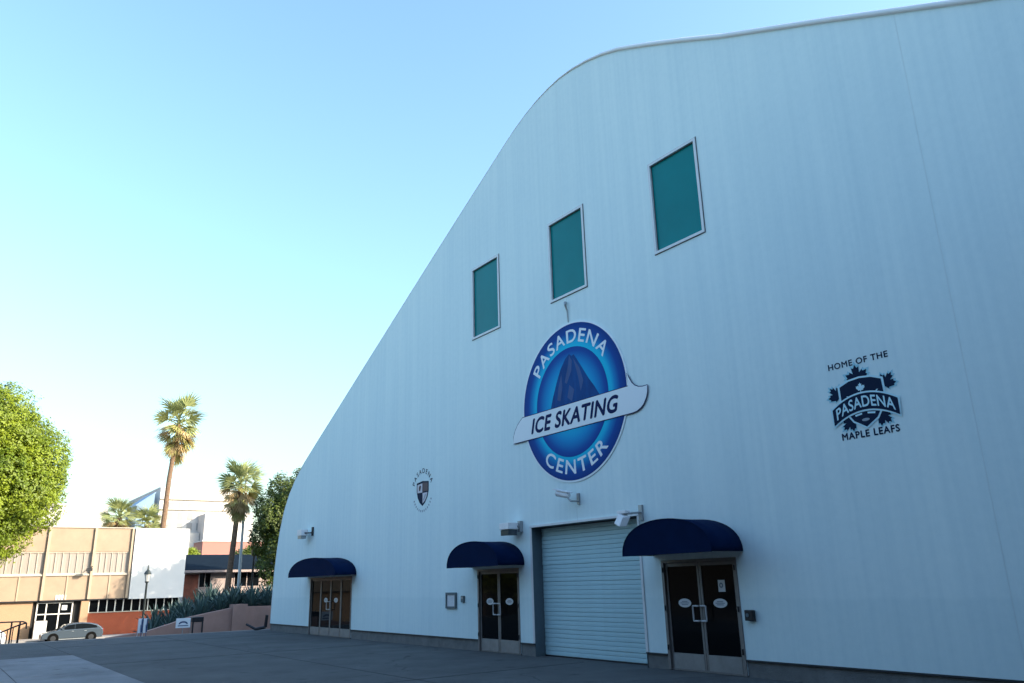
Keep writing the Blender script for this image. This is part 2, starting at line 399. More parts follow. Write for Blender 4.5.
for a, b in zip(SEAMS, SEAMS[1:]):
    ga, gb = a + (.0014 if a > -20 else 0), b - (.0014 if b < 20 else 0)
    top = [(ga, ztop(ga))] + [p for p in PROF if ga+.02 < p[0] < gb-.02] + [(gb, ztop(gb))]
    bot = []
    for (d0, d1, t) in HOLES['d']:
        c0, c1 = max(d0, ga), min(d1, gb)
        if c0 < c1:
            if c0 > ga: bot += [(c0, .26)]
            bot += [(c0, t), (c1, t)]
            if c1 < gb: bot += [(c1, .26)]
    lo = []
    if not (bot and bot[0][0] == ga): lo.append((ga, .26))
    lo += bot
    if not (bot and bot[-1][0] == gb): lo.append((gb, .26))
    outer = lo + top[::-1]
    # windows cut by a seam (the middle one) are cut in the outline itself
    holes = []
    for (x0, x1, z0, z1) in HOLES['w']:
        if ga < x0 and x1 < gb: holes.append(rect(x0, x1, z0, z1))
        elif x0 < ga < x1: outer += [(ga, z1), (x1, z1), (x1, z0), (ga, z0)]
        elif x0 < gb < x1:
            k = len(lo); outer = outer[:k] + [(gb, z0), (x0, z0), (x0, z1), (gb, z1)] + outer[k:]
    # drop repeated points
    oo = []
    for p in outer:
        if not oo or (abs(p[0]-oo[-1][0]) + abs(p[1]-oo[-1][1])) > 1e-6: oo.append(p)
    if abs(oo[0][0]-oo[-1][0]) + abs(oo[0][1]-oo[-1][1]) < 1e-6: oo.pop()
    wp = face_poly(oo, holes).build('wall_panel', MT['wall'], rink, fix=False)
    wall_panels.append(wp)
# reveals of the openings, dark backing behind the seams
for x0, x1, z0, z1 in HOLES['w']:
    rv = MB()
    for (p, q_) in (((x0,z0),(x1,z0)), ((x1,z0),(x1,z1)), ((x1,z1),(x0,z1)), ((x0,z1),(x0,z0))):
        rv.add([(p[0],0,p[1]),(q_[0],0,q_[1]),(q_[0],.12,q_[1]),(p[0],.12,p[1])], [(0,1,2,3)])
    rv.build('reveal', MT['wall'], rink, fix=False)
for x0, x1, t in HOLES['d']:
    if t > 3: continue
    rv = MB().add([(x0,0,0),(x0,0,t),(x0,.12,t),(x0,.12,0),(x1,0,0),(x1,0,t),(x1,.12,t),(x1,.12,0)], [(0,1,2,3),(4,5,6,7),(1,2,6,5)])
    rv.build('reveal', MT['wall'], rink, fix=False)
MB().add([(-1.92,0,-.03),(-1.92,0,3.06),(-1.92,.34,3.06),(-1.92,.34,-.03),(1.92,0,-.03),(1.92,0,3.06),(1.92,.34,3.06),(1.92,.34,-.03)],
         [(0,1,2,3),(4,5,6,7),(1,2,6,5)]).build('door_reveal', MT['jamb'], rink, fix=False)
for s in SEAMS[1:-1]:
    for zs in (((.3, ztop(s)-.05),) if abs(s) > 1 else ((3.4, 8.6), (11.3, ztop(s)-.05))):
        MB().box(s-.05, s+.05, .008, .014, *zs).build('seam_backing', MT['winframe'], rink)
# roof shell (outer skin), then the white cap that rounds over the gable edge
n = len(PROF); DEEP = 58
rs = MB().add([(x, .004, z) for x, z in PROF] + [(x, DEEP, z) for x, z in PROF], [(i, i+1, n+i+1, n+i) for i in range(n-1)] + [tuple(range(n, 2*n))])
rs.build('roof', MT['roofing'], rink, smooth=False, fix=False)
# inner wall so that no light leaks through the openings
MB().add([(-20.5,.5,-.03),(20.5,.5,-.03),(20.5,.5,5),(10,.5,10),(0,.5,14),(-10,.5,10),(-20.5,.5,4)], [(0,1,2,3,4,5,6)]).build('inner_lining', MT['backing'], rink, fix=False)
cp = MB(); pts = []
for i, (x, z) in enumerate(PROF):
    a = PROF[max(0, i-1)]; b = PROF[min(n-1, i+1)]
    tx, tz = b[0]-a[0], b[1]-a[1]; l = math.hypot(tx, tz); nx, nz = -tz/l, tx/l
    w = .016 + .10*max(0, min(1, (x+1.5)/4.0))
    pts.append((x, z, nx, nz, w))
sec = []
for x, z, nx, nz, w in pts:
    k_ = (w-.012)/.10; ring = [(-.004-.03*k_, -.010*k_), (-.006-.044*k_, w*.35), (-.004-.03*k_, w*.75), (.02, w), (.5, w), (.5, -.004)]
    sec.append([(x+nx*h, y, z+nz*h) for y, h in ring])
vs = [v for r_ in sec for v in r_]; k = 6
cp.add(vs, [(i*k+j, (i+1)*k+j, (i+1)*k+(j+1) % k, i*k+(j+1) % k) for i in range(n-1) for j in range(k)])
cp.build('roof_edge_trim', MT['trim'], rink, smooth=True)
# plinth between the openings, with a drip flashing above it
edges = [(-20.97, -16.60), (-12.70, -4.48), (-2.53, -1.92), (1.92, 2.53), (4.48, 20.97)]
for a, b in edges:
    p = MB().box(a+.002, b-.002, .02, .3, -.3, .245).build('plinth', MT['plinth'], rink)
    MB().box(a+.002, b-.002, -.022, .25, .247, .272).build('flashing', MT['flashing'], p)

# windows high in the gable
for x0, x1, z0, z1 in HOLES['w']:
    w = MB()
    for q in ((x0,x0+.06,z0,z1),(x1-.06,x1,z0,z1),(x0+.06,x1-.06,z0,z0+.06),(x0+.06,x1-.06,z1-.06,z1)): w.box(q[0],q[1],-.03,.05,q[2],q[3])
    wf = w.build('window', MT['winframe'], rink)
    s = MB()
    for q in ((x0-.016,x0-.001,z0-.016,z1+.016),(x1+.001,x1+.016,z0-.016,z1+.016),(x0,x1,z0-.016,z0-.001),(x0,x1,z1+.001,z1+.016)): s.box(q[0],q[1],-.012,.004,q[2],q[3])
    s.build('sealant', MT['putty'], wf)
    MB().box(x0+.061, x1-.061, .035, .045, z0+.061, z1-.061).build('pane', MT['tealglass'], wf)
    gk = MB()
    for q in ((x0+.061,x0+.075,z0+.061,z1-.061),(x1-.075,x1-.061,z0+.061,z1-.061),(x0+.075,x1-.075,z1-.075,z1-.061)): gk.box(q[0],q[1],.02,.034,q[2],q[3])
    gk.build('gasket', MT['putty'], wf)

# roller door
gd = MB().box(-1.92, 1.92, .335, .36, -.02, 3.06).build('roller_door', MT['jamb'], rink)
NS = 30; hs = 3.04/NS
sl = MB().prism([(.335, 0), (.302, .005), (.300, hs*.5), (.302, hs-.008), (.310, hs-.003), (.335, hs-.002)], 0, -1.905, 1.905)
sl0 = sl.build('slat', MT['slat'], gd); sl0.location.z = 0.0
for i in range(1, NS):
    c = sl0.copy(); COL.objects.link(c); c.parent = gd; c.location = (0, .006*math.sin(i*2.3)*math.sin(i*.7), i*hs)
MB().box(-1.90, 1.90, .285, .33, -.028, 0.0).build('bottom_bar', MT['darkmetal'], gd)
hd = MB().box(-1.98, 1.98, -.03, .02, 3.062, 3.115).build('door_head', MT['winframe'], rink)
MB().box(-1.985,-1.922,-.02,.02,.275,3.06).build('door_jamb', MT['winframe'], rink)
MB().box(1.922,1.985,-.02,.02,.275,3.06).build('door_jamb', MT['winframe'], rink)

# glazed entrance doors
def leaf_door(x0, x1, parent, handle=None, notice=False, oval=True, base=.30, z1=2.03):
    y0, y1 = .03, .075
    st = .055
    MB().box(x0, x0+st, y0, y1, .01, z1).box(x1-st, x1, y0, y1, .01, z1).box(x0+st, x1-st, y0, y1, z1-.07, z1).build('door_leaf', MT['steel'], parent, bevel=.004)
    MB().box(x0+st, x1-st, y0-.004, y1, .012, base).build('kick_plate', MT['kick'], parent)
    MB().box(x0+st, x1-st, .05, .058, base, z1-.07).build('pane', MT['film' if x0 > -6 else 'glass'], parent)
    cx = (x0+x1)/2
    if oval:
        MB().add([(x, .047, z) for x, z in ell(cx, 1.25, .17, .085, 28)], [tuple(range(28))]).build('door_sticker', MT['sticker'], parent, fix=False)
        for dz, hw in ((.028, .075), (0, .115), (-.03, .085)):
            MB().add([(cx-hw, .0455, 1.25+dz-.007), (cx+hw, .0455, 1.25+dz-.007), (cx+hw, .0455, 1.25+dz+.007), (cx-hw, .0455, 1.25+dz+.007)], [(0,1,2,3)]).build('sticker_line', MT['stickerink'], parent, fix=False)
    if notice:
        MB().add([(x, .0465, z) for x, z in rect(cx-.01, cx+.16, 1.46, 1.68)], [(0,1,2,3)]).build('door_notice', MT['sticker'], parent, fix=False)
        MB().add([(x, .0455, z) for x, z in ell(cx+.065, 1.58, .05, .05, 16)], [tuple(range(16))]).build('notice_symbol', MT['stickerink'], parent, fix=False)
        MB().add([(x, .045, z) for x, z in ell(cx+.065, 1.58, .022, .022, 12)], [tuple(range(12))]).build('notice_symbol', MT['sticker'], parent, fix=False)
    if handle:
        hx = x1-.03 if handle > 0 else x0+.03
        hq = hx - handle*.13
        MB().path([(hx, .03, .92), (hx, -.05, .92), (hq, -.05, .92), (hq, -.05, 1.20), (hx, -.05, 1.20), (hx, .03, 1.20)], [.016]*6, 8).build('handle', MT['pull'], parent)
def door_frame(x0, x1, name='entrance_door'):
    y0, y1 = -.015, .11
    return MB().box(x0+.001, x0+.07, y0, y1, -.02, 2.085).box(x1-.07, x1-.001, y0, y1, -.02, 2.085).box(x0+.07, x1-.07, y0, y1, 2.035, 2.085) \
        .box(x0+.07, x1-.07, .02, .11, -.025, .008).build(name, MT['steel'], rink, bevel=.004)
for (x0, x1) in ((-4.48, -2.53), (2.53, 4.48)):
    fr = door_frame(x0, x1); mid = (x0+x1)/2
    leaf_door(x0+.072, mid-.004, fr, handle=1)
    leaf_door(mid+.004, x1-.072, fr, handle=-1, notice=x0 > 0)
    for z in (.35, 1.1, 1.85):
        MB().tube((x0+.045, -.03, z), (x0+.045, -.03, z+.10), .014).build('hinge', MT['darkmetal'], fr)
        MB().tube((x1-.045, -.03, z), (x1-.045, -.03, z+.10), .014).build('hinge', MT['darkmetal'], fr)
x0, x1 = -16.60, -12.70
fr = door_frame(x0, x1); w4 = (x1-x0-.14)/4
for i in range(4):
    a = x0+.07+w4*i
    leaf_door(a+.002, a+w4-.002, fr, handle={1: 1, 2: -1}.get(i), oval=i in (1, 2), base=.27)
MB().box(x0+.075, x0+.075+w4*.95, .02, .028, .05, .25).build('base_panel', MT['kick'], fr)

# awnings
def awning(xl, xr, zb, rise, proj, label):
    t = thing('awning', label, 'awning', ((xl+xr)/2, 0, zb), 'navy barrel awnings over the entrances')
    cx, rx = (xl+xr)/2, (xr-xl)/2
    N = 28
    arc = []
    for i in range(N+1):
        a = math.pi*(1 - i/N); c, s_ = math.cos(a), math.sin(a)
        arc.append((cx + rx*abs(c)**.92*(1 if c > 0 else -1), zb + rise*abs(s_)**.86))
    ys = [-.004, -proj*.33, -proj*.66, -proj]
    vs = []
    for j, y in enumerate(ys):
        sag = .012 if j in (1, 2) else 0
        for x, z in arc: vs.append((cx+(x-cx)*(1-sag*.3), y, zb+(z-zb)*(1-sag)))
    k = N+1
    top = MB().add(vs, [(j*k+i, j*k+i+1, (j+1)*k+i+1, (j+1)*k+i) for j in range(3) for i in range(N)])
    o = top.build('canopy_cloth', MT['awning'], t, smooth=True, fix=False)
    so_ = o.modifiers.new('thickness', 'SOLIDIFY'); so_.thickness = .006
    cx2 = [(x, z) for x, z in arc]
    MB().add([(x, -proj-.003, z) for x, z in cx2], [tuple(range(len(cx2)))]).build('front_cloth', MT['awning'], t, fix=False)
    fr_ = MB()
    for y in (-.03, -proj+.03): fr_.path([(cx+(x-cx)*.985, y, zb+(z-zb)*.97) for x, z in arc[::2]], [.013]*len(arc[::2]), 6)
    for x in (xl+.03, xr-.03): fr_.tube((x, -.02, zb+.015), (x, -proj+.02, zb+.015), .013, n=6)
    fr_.tube((xl+.03, -proj+.02, zb+.015), (xr-.03, -proj+.02, zb+.015), .013, n=6)
    fr_.build('awning_frame', MT['greymetal'], t)
    pp = MB()
    pp.path([(x, -proj-.006, z) for x, z in arc], [.009]*len(arc), 5)
    pp.tube((xl, -proj-.006, zb), (xr, -proj-.006, zb), .009, n=5)
    pp.build('piping', MT['awning'], t)
awning(-16.92, -12.36, 2.12, .66, .80, 'navy barrel awning above the wide glazed entrance nearest the street')
awning(-4.75, -2.28, 2.15, .64, .83, 'navy barrel awning above the doors left of the roller door')
awning(2.33, 4.67, 2.19, .66, .89, 'navy barrel awning above the doors right of the roller door')

# ---------------------------------------------------------------- round sign
sg = thing('round_sign', 'big round blue ice skating sign with mountain and white banner across it', 'sign', (-.08, 0, 4.0))
SX, SZ, SR = -.08, 6.05, 2.03
def disc(poly, y0, y1): return MB().prism(poly, 1, y1, y0)
disc(ell(SX, SZ, SR, SR, 96), -.020, -.003).build('backboard', MT['signline'], sg)
MBLU = [(0, (.006, .55, .78)), (.70, (.006, .55, .78)), (.745, (.006, .50, .75)), (.81, (.003, .24, .55)), (.89, (.001, .07, .33)), (1, (.001, .04, .22))]
disc(ell(SX, SZ, SR-.045, SR-.045, 96), -.023, -.021).build('outer_ring', radial_mat('sign_outer_print', 0, SZ-4.0, MBLU, SR-.045), sg)
IN = [(0, (.008, .62, .85)), (.45, (.006, .52, .78)), (.72, (.003, .28, .60)), (.92, (.001, .08, .36)), (1, (.001, .06, .30))]
disc(ell(-.10, 6.03, 1.39, 1.39, 72), -.026, -.024).build('inner_disc', radial_mat('sign_inner_print', -.02, 6.03-4.0, IN, 1.39), sg)
MB().add([(x, -.0275, z) for x, z in [(-.93,5.9),(-.80,6.25),(-.62,6.62),(-.45,6.92),(-.24,7.16),(-.08,7.25),(.02,7.18),(.10,7.20),(.22,7.04),(.40,6.78),(.62,6.46),(.80,6.24),(.98,5.98),(.98,5.9)]], [tuple(range(14))]).build('mountain_print', MT['mountain'], sg, fix=False)
for pl in ([(-.08,7.22),(-.14,6.95),(-.30,6.55),(-.22,6.50),(-.02,6.8),(.02,7.05)], [(.06,7.12),(.14,6.9),(.24,6.55),(.30,6.2),(.42,6.45),(.30,6.8)],
           [(-.42,6.8),(-.56,6.45),(-.62,6.15),(-.50,6.10),(-.40,6.45)], [(-.12,6.45),(-.22,6.15),(-.05,6.02),(.06,6.3)]):
    MB().add([(x, -.0285, z) for x, z in pl], [tuple(range(len(pl)))]).build('mountain_print', MT['snow'], sg, fix=False)
def arc_fn(cx, cz, r0, r1, a0, a1, inward=False):
    def f(u, v):
        a = R(a0 + (a1-a0)*u); r = (r0 + (r1-r0)*v) if not inward else (r1 - (r1-r0)*v)
        return cx + r*math.cos(a), cz + r*math.sin(a)
    return f
text_mb('PASADENA', arc_fn(SX, SZ, 1.49, 1.83, 146, 34), -.026, .016, 1.16).build('lettering', MT['signwhite'], sg, fix=False)
text_mb('CENTER', arc_fn(SX, SZ, 1.49, 1.83, 230, 313, True), -.026, .016, 1.16).build('lettering', MT['signwhite'], sg, fix=False)
ban = [(-2.57,5.33),(-2.56,5.50),(-2.48,5.66),(-2.36,5.80),(-2.24,5.89),(-2.13,5.96),(1.955,5.97),(1.945,6.30),(1.99,6.18),(2.06,6.05),(2.16,5.95),(2.28,5.89),(2.42,5.865),(2.56,5.87),
       (2.55,5.74),(2.50,5.60),(2.42,5.49),(2.32,5.41),(2.18,5.355),(2.05,5.34)]
def grow(poly, d):
    cx = sum(p[0] for p in poly)/len(poly); cz = sum(p[1] for p in poly)/len(poly); out = []
    n_ = len(poly)
    for i in range(n_):
        a, b = poly[i-1], poly[(i+1) % n_]; tx, tz = b[0]-a[0], b[1]-a[1]; l = math.hypot(tx, tz) or 1
        out.append((poly[i][0] - tz/l*d*-1*SGN(poly), poly[i][1] + tx/l*d*-1*SGN(poly)))
    return out
def SGN(poly):
    A = sum(poly[i-1][0]*poly[i][1]-poly[i][0]*poly[i-1][1] for i in range(len(poly))); return 1 if A > 0 else -1
disc(grow(ban, .020), -.032, -.0295).build('banner_outline', MT['navyink'], sg)
disc(ban, -.036, -.0325).build('banner', MT['signwhite'], sg)
text_mb('ICE SKATING', lambda u, v: (-1.74 + 3.26*u + .10*v, 5.46 + .385*v), -.038, .032, 1.06).build('lettering', MT['navyink'], sg, fix=False)

# ---------------------------------------------------------------- crest on the right
MAPLE = [(0,1),(.10,.80),(.22,.86),(.18,.52),(.36,.66),(.40,.56),(.62,.58),(.54,.38),(.62,.32),(.34,.06),(.38,-.04),(.06,-.02),(.05,-.3),
         (-.05,-.3),(-.06,-.02),(-.38,-.04),(-.34,.06),(-.62,.32),(-.54,.38),(-.62,.58),(-.40,.56),(-.36,.66),(-.18,.52),(-.22,.86),(-.10,.80)]
def poly_at(pl, cx, cz, s_, ang=0.0):
    c, s2 = math.cos(R(ang)), math.sin(R(ang)); return [(cx+s_*(x*c-z*s2), cz+s_*(x*s2+z*c)) for x, z in pl]
def flat(name, pl, y, mt, parent): return face_poly(pl, (), y).build(name, mt, parent, fix=False)
cr = thing('team_crest', 'dark navy maple leaf team crest with shield and ribbon painted on the right', 'emblem', (7.52, 0, 3.9))
Y = -.004
for (cx, cz, s_, a) in ((7.47,4.84,.33,4),(7.09,4.66,.25,40),(7.92,4.70,.25,-36),(7.27,4.27,.25,132),(7.77,4.28,.25,-134)):
    flat('maple_leaf', poly_at(MAPLE, cx, cz, s_*1.22, a), Y, MT['crestfill'], cr)
for (cx, cz, s_, a) in ((7.47,4.86,.32,4),(7.09,4.67,.25,40),(7.92,4.71,.25,-36),(7.27,4.26,.25,132),(7.77,4.27,.25,-134)):
    flat('maple_leaf', poly_at(MAPLE, cx, cz, s_, a), Y-.003, MT['inkblue'], cr)
SH = [(7.12,4.84),(7.30,4.91),(7.50,4.93),(7.70,4.91),(7.88,4.84),(7.89,4.62),(7.84,4.40),(7.72,4.22),(7.51,4.09),(7.30,4.22),(7.18,4.40),(7.12,4.62)]
flat('shield', [(7.505+(x-7.505)*1.10, 4.54+(z-4.54)*1.08) for x, z in SH], Y-.006, MT['crestline'], cr)
flat('shield', SH, Y-.009, MT['inkblue'], cr)
flat('maple_leaf', poly_at(MAPLE, 7.50, 4.72, .13), Y-.012, MT['crestline'], cr)
for a, b in (((7.22,4.66),(7.34,4.60)), ((7.78,4.68),(7.68,4.60))):
    flat('hockey_stick', [a, (a[0]+.03,a[1]), (b[0]+.03,b[1]), b], Y-.012, MT['crestline'], cr)
def ribbon(x, z0): return z0 - .20*((x-7.52)/.6)**2
xs = [6.93+1.18*i/16 for i in range(17)]
for gw, y, mt in ((.03, Y-.013, MT['crestline']), (0, Y-.016, MT['inkblue'])):
    up = [(x, ribbon(x, 4.66+gw)) for x in xs]; lo = [(x, ribbon(x, 4.38-gw)) for x in xs]
    if gw: up = [(xs[0]-.035, up[0][1])] + up + [(xs[-1]+.035, up[-1][1])]; lo = [(xs[0]-.035+.02, lo[0][1])] + lo + [(xs[-1]+.035-.02, lo[-1][1])]
    flat('ribbon', lo + up[::-1], y, mt, cr)
text_mb('PASADENA', lambda u, v: (7.00+1.05*u, ribbon(7.00+1.05*u, 4.43) + .185*v), Y-.019, .02, 1.05).build('lettering', MT['crestline'], cr, fix=False)
for q in ([(7.33,4.315),(7.46,4.335),(7.46,4.305),(7.34,4.285)], [(7.56,4.335),(7.70,4.315),(7.69,4.285),(7.56,4.305)]):
    flat('hockey_stick', q, Y-.012, MT['crestline'], cr)
flat('puck', ell(7.51, 4.21, .07, .025, 14), Y-.012, MT['crestgrey'], cr)
text_mb('HOME OF THE', lambda u, v: (6.96+1.10*u, 5.18+.105*v), -.004, .022, 1.12).build('lettering', MT['inkblue'], cr, fix=False)
text_mb('MAPLE LEAFS', lambda u, v: (7.03+1.02*u, 3.925+.115*v), -.004, .032, 1.14).build('lettering', MT['inkblue'], cr, fix=False)

# ---------------------------------------------------------------- small crest on the left
c2 = thing('shield_crest', 'small quartered shield crest with arched lettering painted on the left', 'emblem', (-7.62, 0, 3.95))
s0 = [(-8.00,4.86),(-7.62,4.90),(-7.23,4.86),(-7.23,4.58),(-7.30,4.38),(-7.44,4.22),(-7.62,4.11),(-7.80,4.22),(-7.93,4.38),(-8.00,4.58)]
flat('shield', s0, -.004, MT['inkblue'], c2)
flat('shield_quarter', [(-7.95,4.54),(-7.63,4.54),(-7.63,4.83),(-7.95,4.80)], -.007, MT['crestpink'], c2)
flat('shield_quarter', [(-7.60,4.56),(-7.28,4.56),(-7.28,4.82),(-7.60,4.85)], -.007, MT['crestred'], c2)
flat('shield_quarter', [(-7.61,4.52),(-7.30,4.52),(-7.36,4.38),(-7.46,4.27),(-7.61,4.19)], -.007, MT['crestpink'], c2)
flat('shield_mark', [(-7.84,4.60),(-7.76,4.60),(-7.70,4.74),(-7.78,4.78),(-7.86,4.72)], -.010, MT['crestred'], c2)
flat('shield_mark', [(-7.57,4.30),(-7.53,4.28),(-7.38,4.46),(-7.44,4.48)], -.010, MT['crestgrey'], c2)
text_mb('PASADENA', arc_fn(-7.62, 4.60, .55, .70, 160, 20), -.004, .012, 1.45).build('lettering', MT['inkblue'], c2, fix=False)
for i in range(13):
    a = 205 + 130*i/12
    flat('arc_mark', [arc_fn(-7.62,4.55,.56,.63,a-2.4,a+2.4)(u, v) for u, v in ((0,0),(1,0),(1,1),(0,1))], -.004, MT['crestgrey'], c2)

# ---------------------------------------------------------------- fittings on the wall
f1 = thing('wall_floodlight', 'white box floodlight on a bracket left of the roller door', 'lamp', (-2.45, 0, 3.0))
MB().box(-2.78,-2.36,-.42,-.10,3.05,3.22).build('housing', MT['whitebox'], f1, bevel=.012)
MB().box(-2.75,-2.39,-.40,-.12,2.90,3.046).build('lamp_lens', MT['lens'], f1, bevel=.01)
MB().box(-2.40,-2.30,-.10,-.002,2.98,3.26).tube((-2.35,-.05,3.12),(-2.35,-.14,3.12),.025).build('bracket', MT['greymetal'], f1)
f2 = thing('wall_floodlight', 'tilted white floodlight on an arm above the roller door right corner', 'lamp', (2.0, 0, 3.0))
MB().box(2.02,2.12,-.05,-.002,2.95,3.28).tube((2.07,-.05,3.12),(2.07,-.30,3.10),.022).tube((2.07,-.28,3.10),(1.72,-.34,3.11),.028).build('bracket', MT['greymetal'], f2)
MB().box(1.70,1.98,-.40,-.26,3.10,3.17).build('housing', MT['whitebox'], f2, bevel=.01)
hd2 = MB().add([(1.80,-.44,3.10),(1.94,-.44,3.02),(2.00,-.28,3.02),(1.86,-.28,3.10),(1.70,-.50,2.90),(1.88,-.52,2.82),(1.94,-.36,2.82),(1.76,-.34,2.90)],
         [(0,1,2,3),(4,7,6,5),(0,4,5,1),(1,5,6,2),(2,6,7,3),(3,7,4,0)]).build('lamp_head', MT['whitebox'], f2, bevel=.01)
f3 = thing('security_camera', 'white bullet security camera on a wall arm beneath the round sign', 'camera', (-.25, 0, 3.6))
MB().box(-.04,.04,-.04,-.002,3.48,3.74).tube((0,-.04,3.55),(0,-.26,3.55),.022).tube((0,-.25,3.54),(-.12,-.28,3.66),.022).build('bracket', MT['greymetal'], f3)
MB().tube((-.06,-.26,3.68),(-.40,-.34,3.77),.07,.078,12).build('camera_body', MT['whitebox'], f3, smooth=False)
MB().add([(-.02,-.18,3.745),(-.04,-.34,3.745),(-.46,-.44,3.855),(-.44,-.26,3.855),(-.02,-.18,3.77),(-.04,-.34,3.77),(-.46,-.44,3.88),(-.44,-.26,3.88)],
         [(0,1,2,3),(4,7,6,5),(0,4,5,1),(1,5,6,2),(2,6,7,3),(3,7,4,0)]).build('sun_shield', MT['whitebox'], f3)
MB().tube((-.40,-.34,3.77),(-.415,-.343,3.774),.06,.06,12).build('camera_lens', MT['lens'], f3)
f4 = thing('wall_floodlight', 'pale floodlight high above the awning nearest the street', 'lamp', (-17.2, 0, 3.6))
MB().box(-17.25,-16.78,-.42,-.14,3.74,3.98).build('housing', MT['whitebox'], f4, bevel=.012)
MB().box(-17.20,-16.84,-.40,-.18,3.62,3.735).build('lamp_lens', MT['greymetal'], f4)
MB().box(-16.62,-16.52,-.06,-.002,3.72,4.06).tube((-16.57,-.05,3.84),(-16.80,-.28,3.84),.024).build('bracket', MT['darkmetal'], f4)
nb = thing('notice_board', 'small framed notice board on the wall left of the middle doors', 'sign', (-5.86, 0, 1.05))
w = MB()
for q in ((-6.14,-6.08,1.05,1.49),(-5.64,-5.58,1.05,1.49),(-6.08,-5.64,1.05,1.11),(-6.08,-5.64,1.43,1.49)): w.box(q[0],q[1],-.05,-.003,q[2],q[3])
w.build('frame', MT['jamb'], nb)
MB().box(-6.08,-5.64,-.025,-.003,1.11,1.43).build('paper_sheet', MT['paper'], nb)
kp = thing('keypad', 'small grey keypad box on the wall beside the framed notice', 'keypad', (-5.22, 0, 1.25))
MB().box(-5.30,-5.15,-.05,-.003,1.22,1.40).build('housing', MT['jamb'], kp, bevel=.008); MB().box(-5.27,-5.18,-.055,-.051,1.31,1.37).build('screen', MT['greymetal'], kp)
kp2 = thing('intercom_box', 'dark square intercom box on the wall right of the right doors', 'intercom', (4.71, 0, 1.05))
MB().box(4.61,4.80,-.09,-.003,.95,1.14).build('housing', MT['darkmetal'], kp2, bevel=.015); MB().tube((4.68,-.091,1.05),(4.68,-.10,1.05),.035,n=10).build('button', MT['jamb'], kp2)
hk = thing('conduit_stub', 'bent metal conduit stub on the wall under the middle window', 'pipe', (-.07, 0, 8.4))
MB().path([(-.14,-.01,8.66),(-.10,-.06,8.64),(-.07,-.08,8.56),(-.07,-.03,8.42),(-.07,-.012,8.10)],[.03,.034,.03,.018,.012],8).build('pipe', MT['greymetal'], hk)

# ================================================================== PLANTER WALL AND AGAVES
pw = thing('planter_wall', 'pink stucco retaining wall stepping down towards the street', 'wall', (-24, -2, -1.9))
MB().prism([(-5.9,-2.0),(-5.9,-.09),(-4.42,.07),(-3.42,.34),(-2.6,.60),(-.77,.91),(-.77,-2.0)], 0, -24.35, -24.0).build('wall_section', MT['stucco'], pw)
MB().box(-24.45, -23.85, -.765, -.10, -2.0, 1.06).build('pier', MT['stucco'], pw)
MB().prism([(-.098,-2.0),(-.098,.95),(1.9,.93),(1.9,-2.0)], 0, -24.35, -24.0).build('wall_section', MT['stucco'], pw)
mb = MB()
gx = [-24.34, -26, -28, -29.5, -29.6]; gyy = [-4.5, -4, -3, -2, -1, 0, 4, 10, 24]
def soil_z(x, y):
    return max(-2.0, min(.80, .80 + .44*min(0, y+.8)))
mb.add([(x, y, soil_z(x, y) if x > -29.55 else -2.0) for x in gx for y in gyy], [(i*len(gyy)+j, (i+1)*len(gyy)+j, (i+1)*len(gyy)+j+1, i*len(gyy)+j+1) for i in range(len(gx)-1) for j in range(len(gyy)-1)])
structure(mb.build('planter_soil', MT['soil']))
def agave_mesh(seed):
    rn = random.Random(seed); mb = MB()
    for k in range(30):
        a = k*2.39996 + rn.uniform(-.2,.2); el = R(18 + 66*(k/30)**.8 + rn.uniform(-6,6)); L = rn.uniform(.62,.86); w = rn.uniform(.045,.065)
        d = Vector((math.cos(a)*math.cos(el), math.sin(a)*math.cos(el), math.sin(el))); sd = Vector((-math.sin(a), math.cos(a), 0)); up = sd.cross(d)*-1
        p = [Vector((0,0,.03)), d*L*.35 + up*.01, d*L*.75 + up*.0, d*L + up*-.05]; ws = [w*.8, w, w*.6, .003]
        vs = []
        for q, ww in zip(p, ws): vs += [q - sd*ww + up*ww*.5, q - up*ww*.25, q + sd*ww + up*ww*.5]
        mb.add(vs, [(i*3+j, i*3+j+1, i*3+j+4, i*3+j+3) for i in range(3) for j in range(2)])
    me = bpy.data.meshes.new('agave_blades'); me.from_pydata(mb.v, [], mb.f); me.materials.append(MT['agave']); return me
AG = [agave_mesh(s) for s in range(3)]
rn = random.Random(3); k = 0
for row, x in enumerate((-25.0, -26.1, -27.3, -28.6)):
    y = -3.9 + .3*row
    while y < 3.4 + .3*row:
        o = bpy.data.objects.new('agave', AG[k % 3]); COL.objects.link(o)
        o.location = (x + rn.uniform(-.25,.25), y, soil_z(x, y) - .05); s_ = rn.uniform(1.0, 1.5); o.scale = (s_, s_, s_*rn.uniform(.95,1.25)); o.rotation_euler.z = rn.uniform(0, 6.3)
        tag(o, 'blue green spiky agave massed in the bed behind the pink wall', 'plant', 'agaves behind the pink retaining wall'); k += 1
        y += rn.uniform(.55, .85)

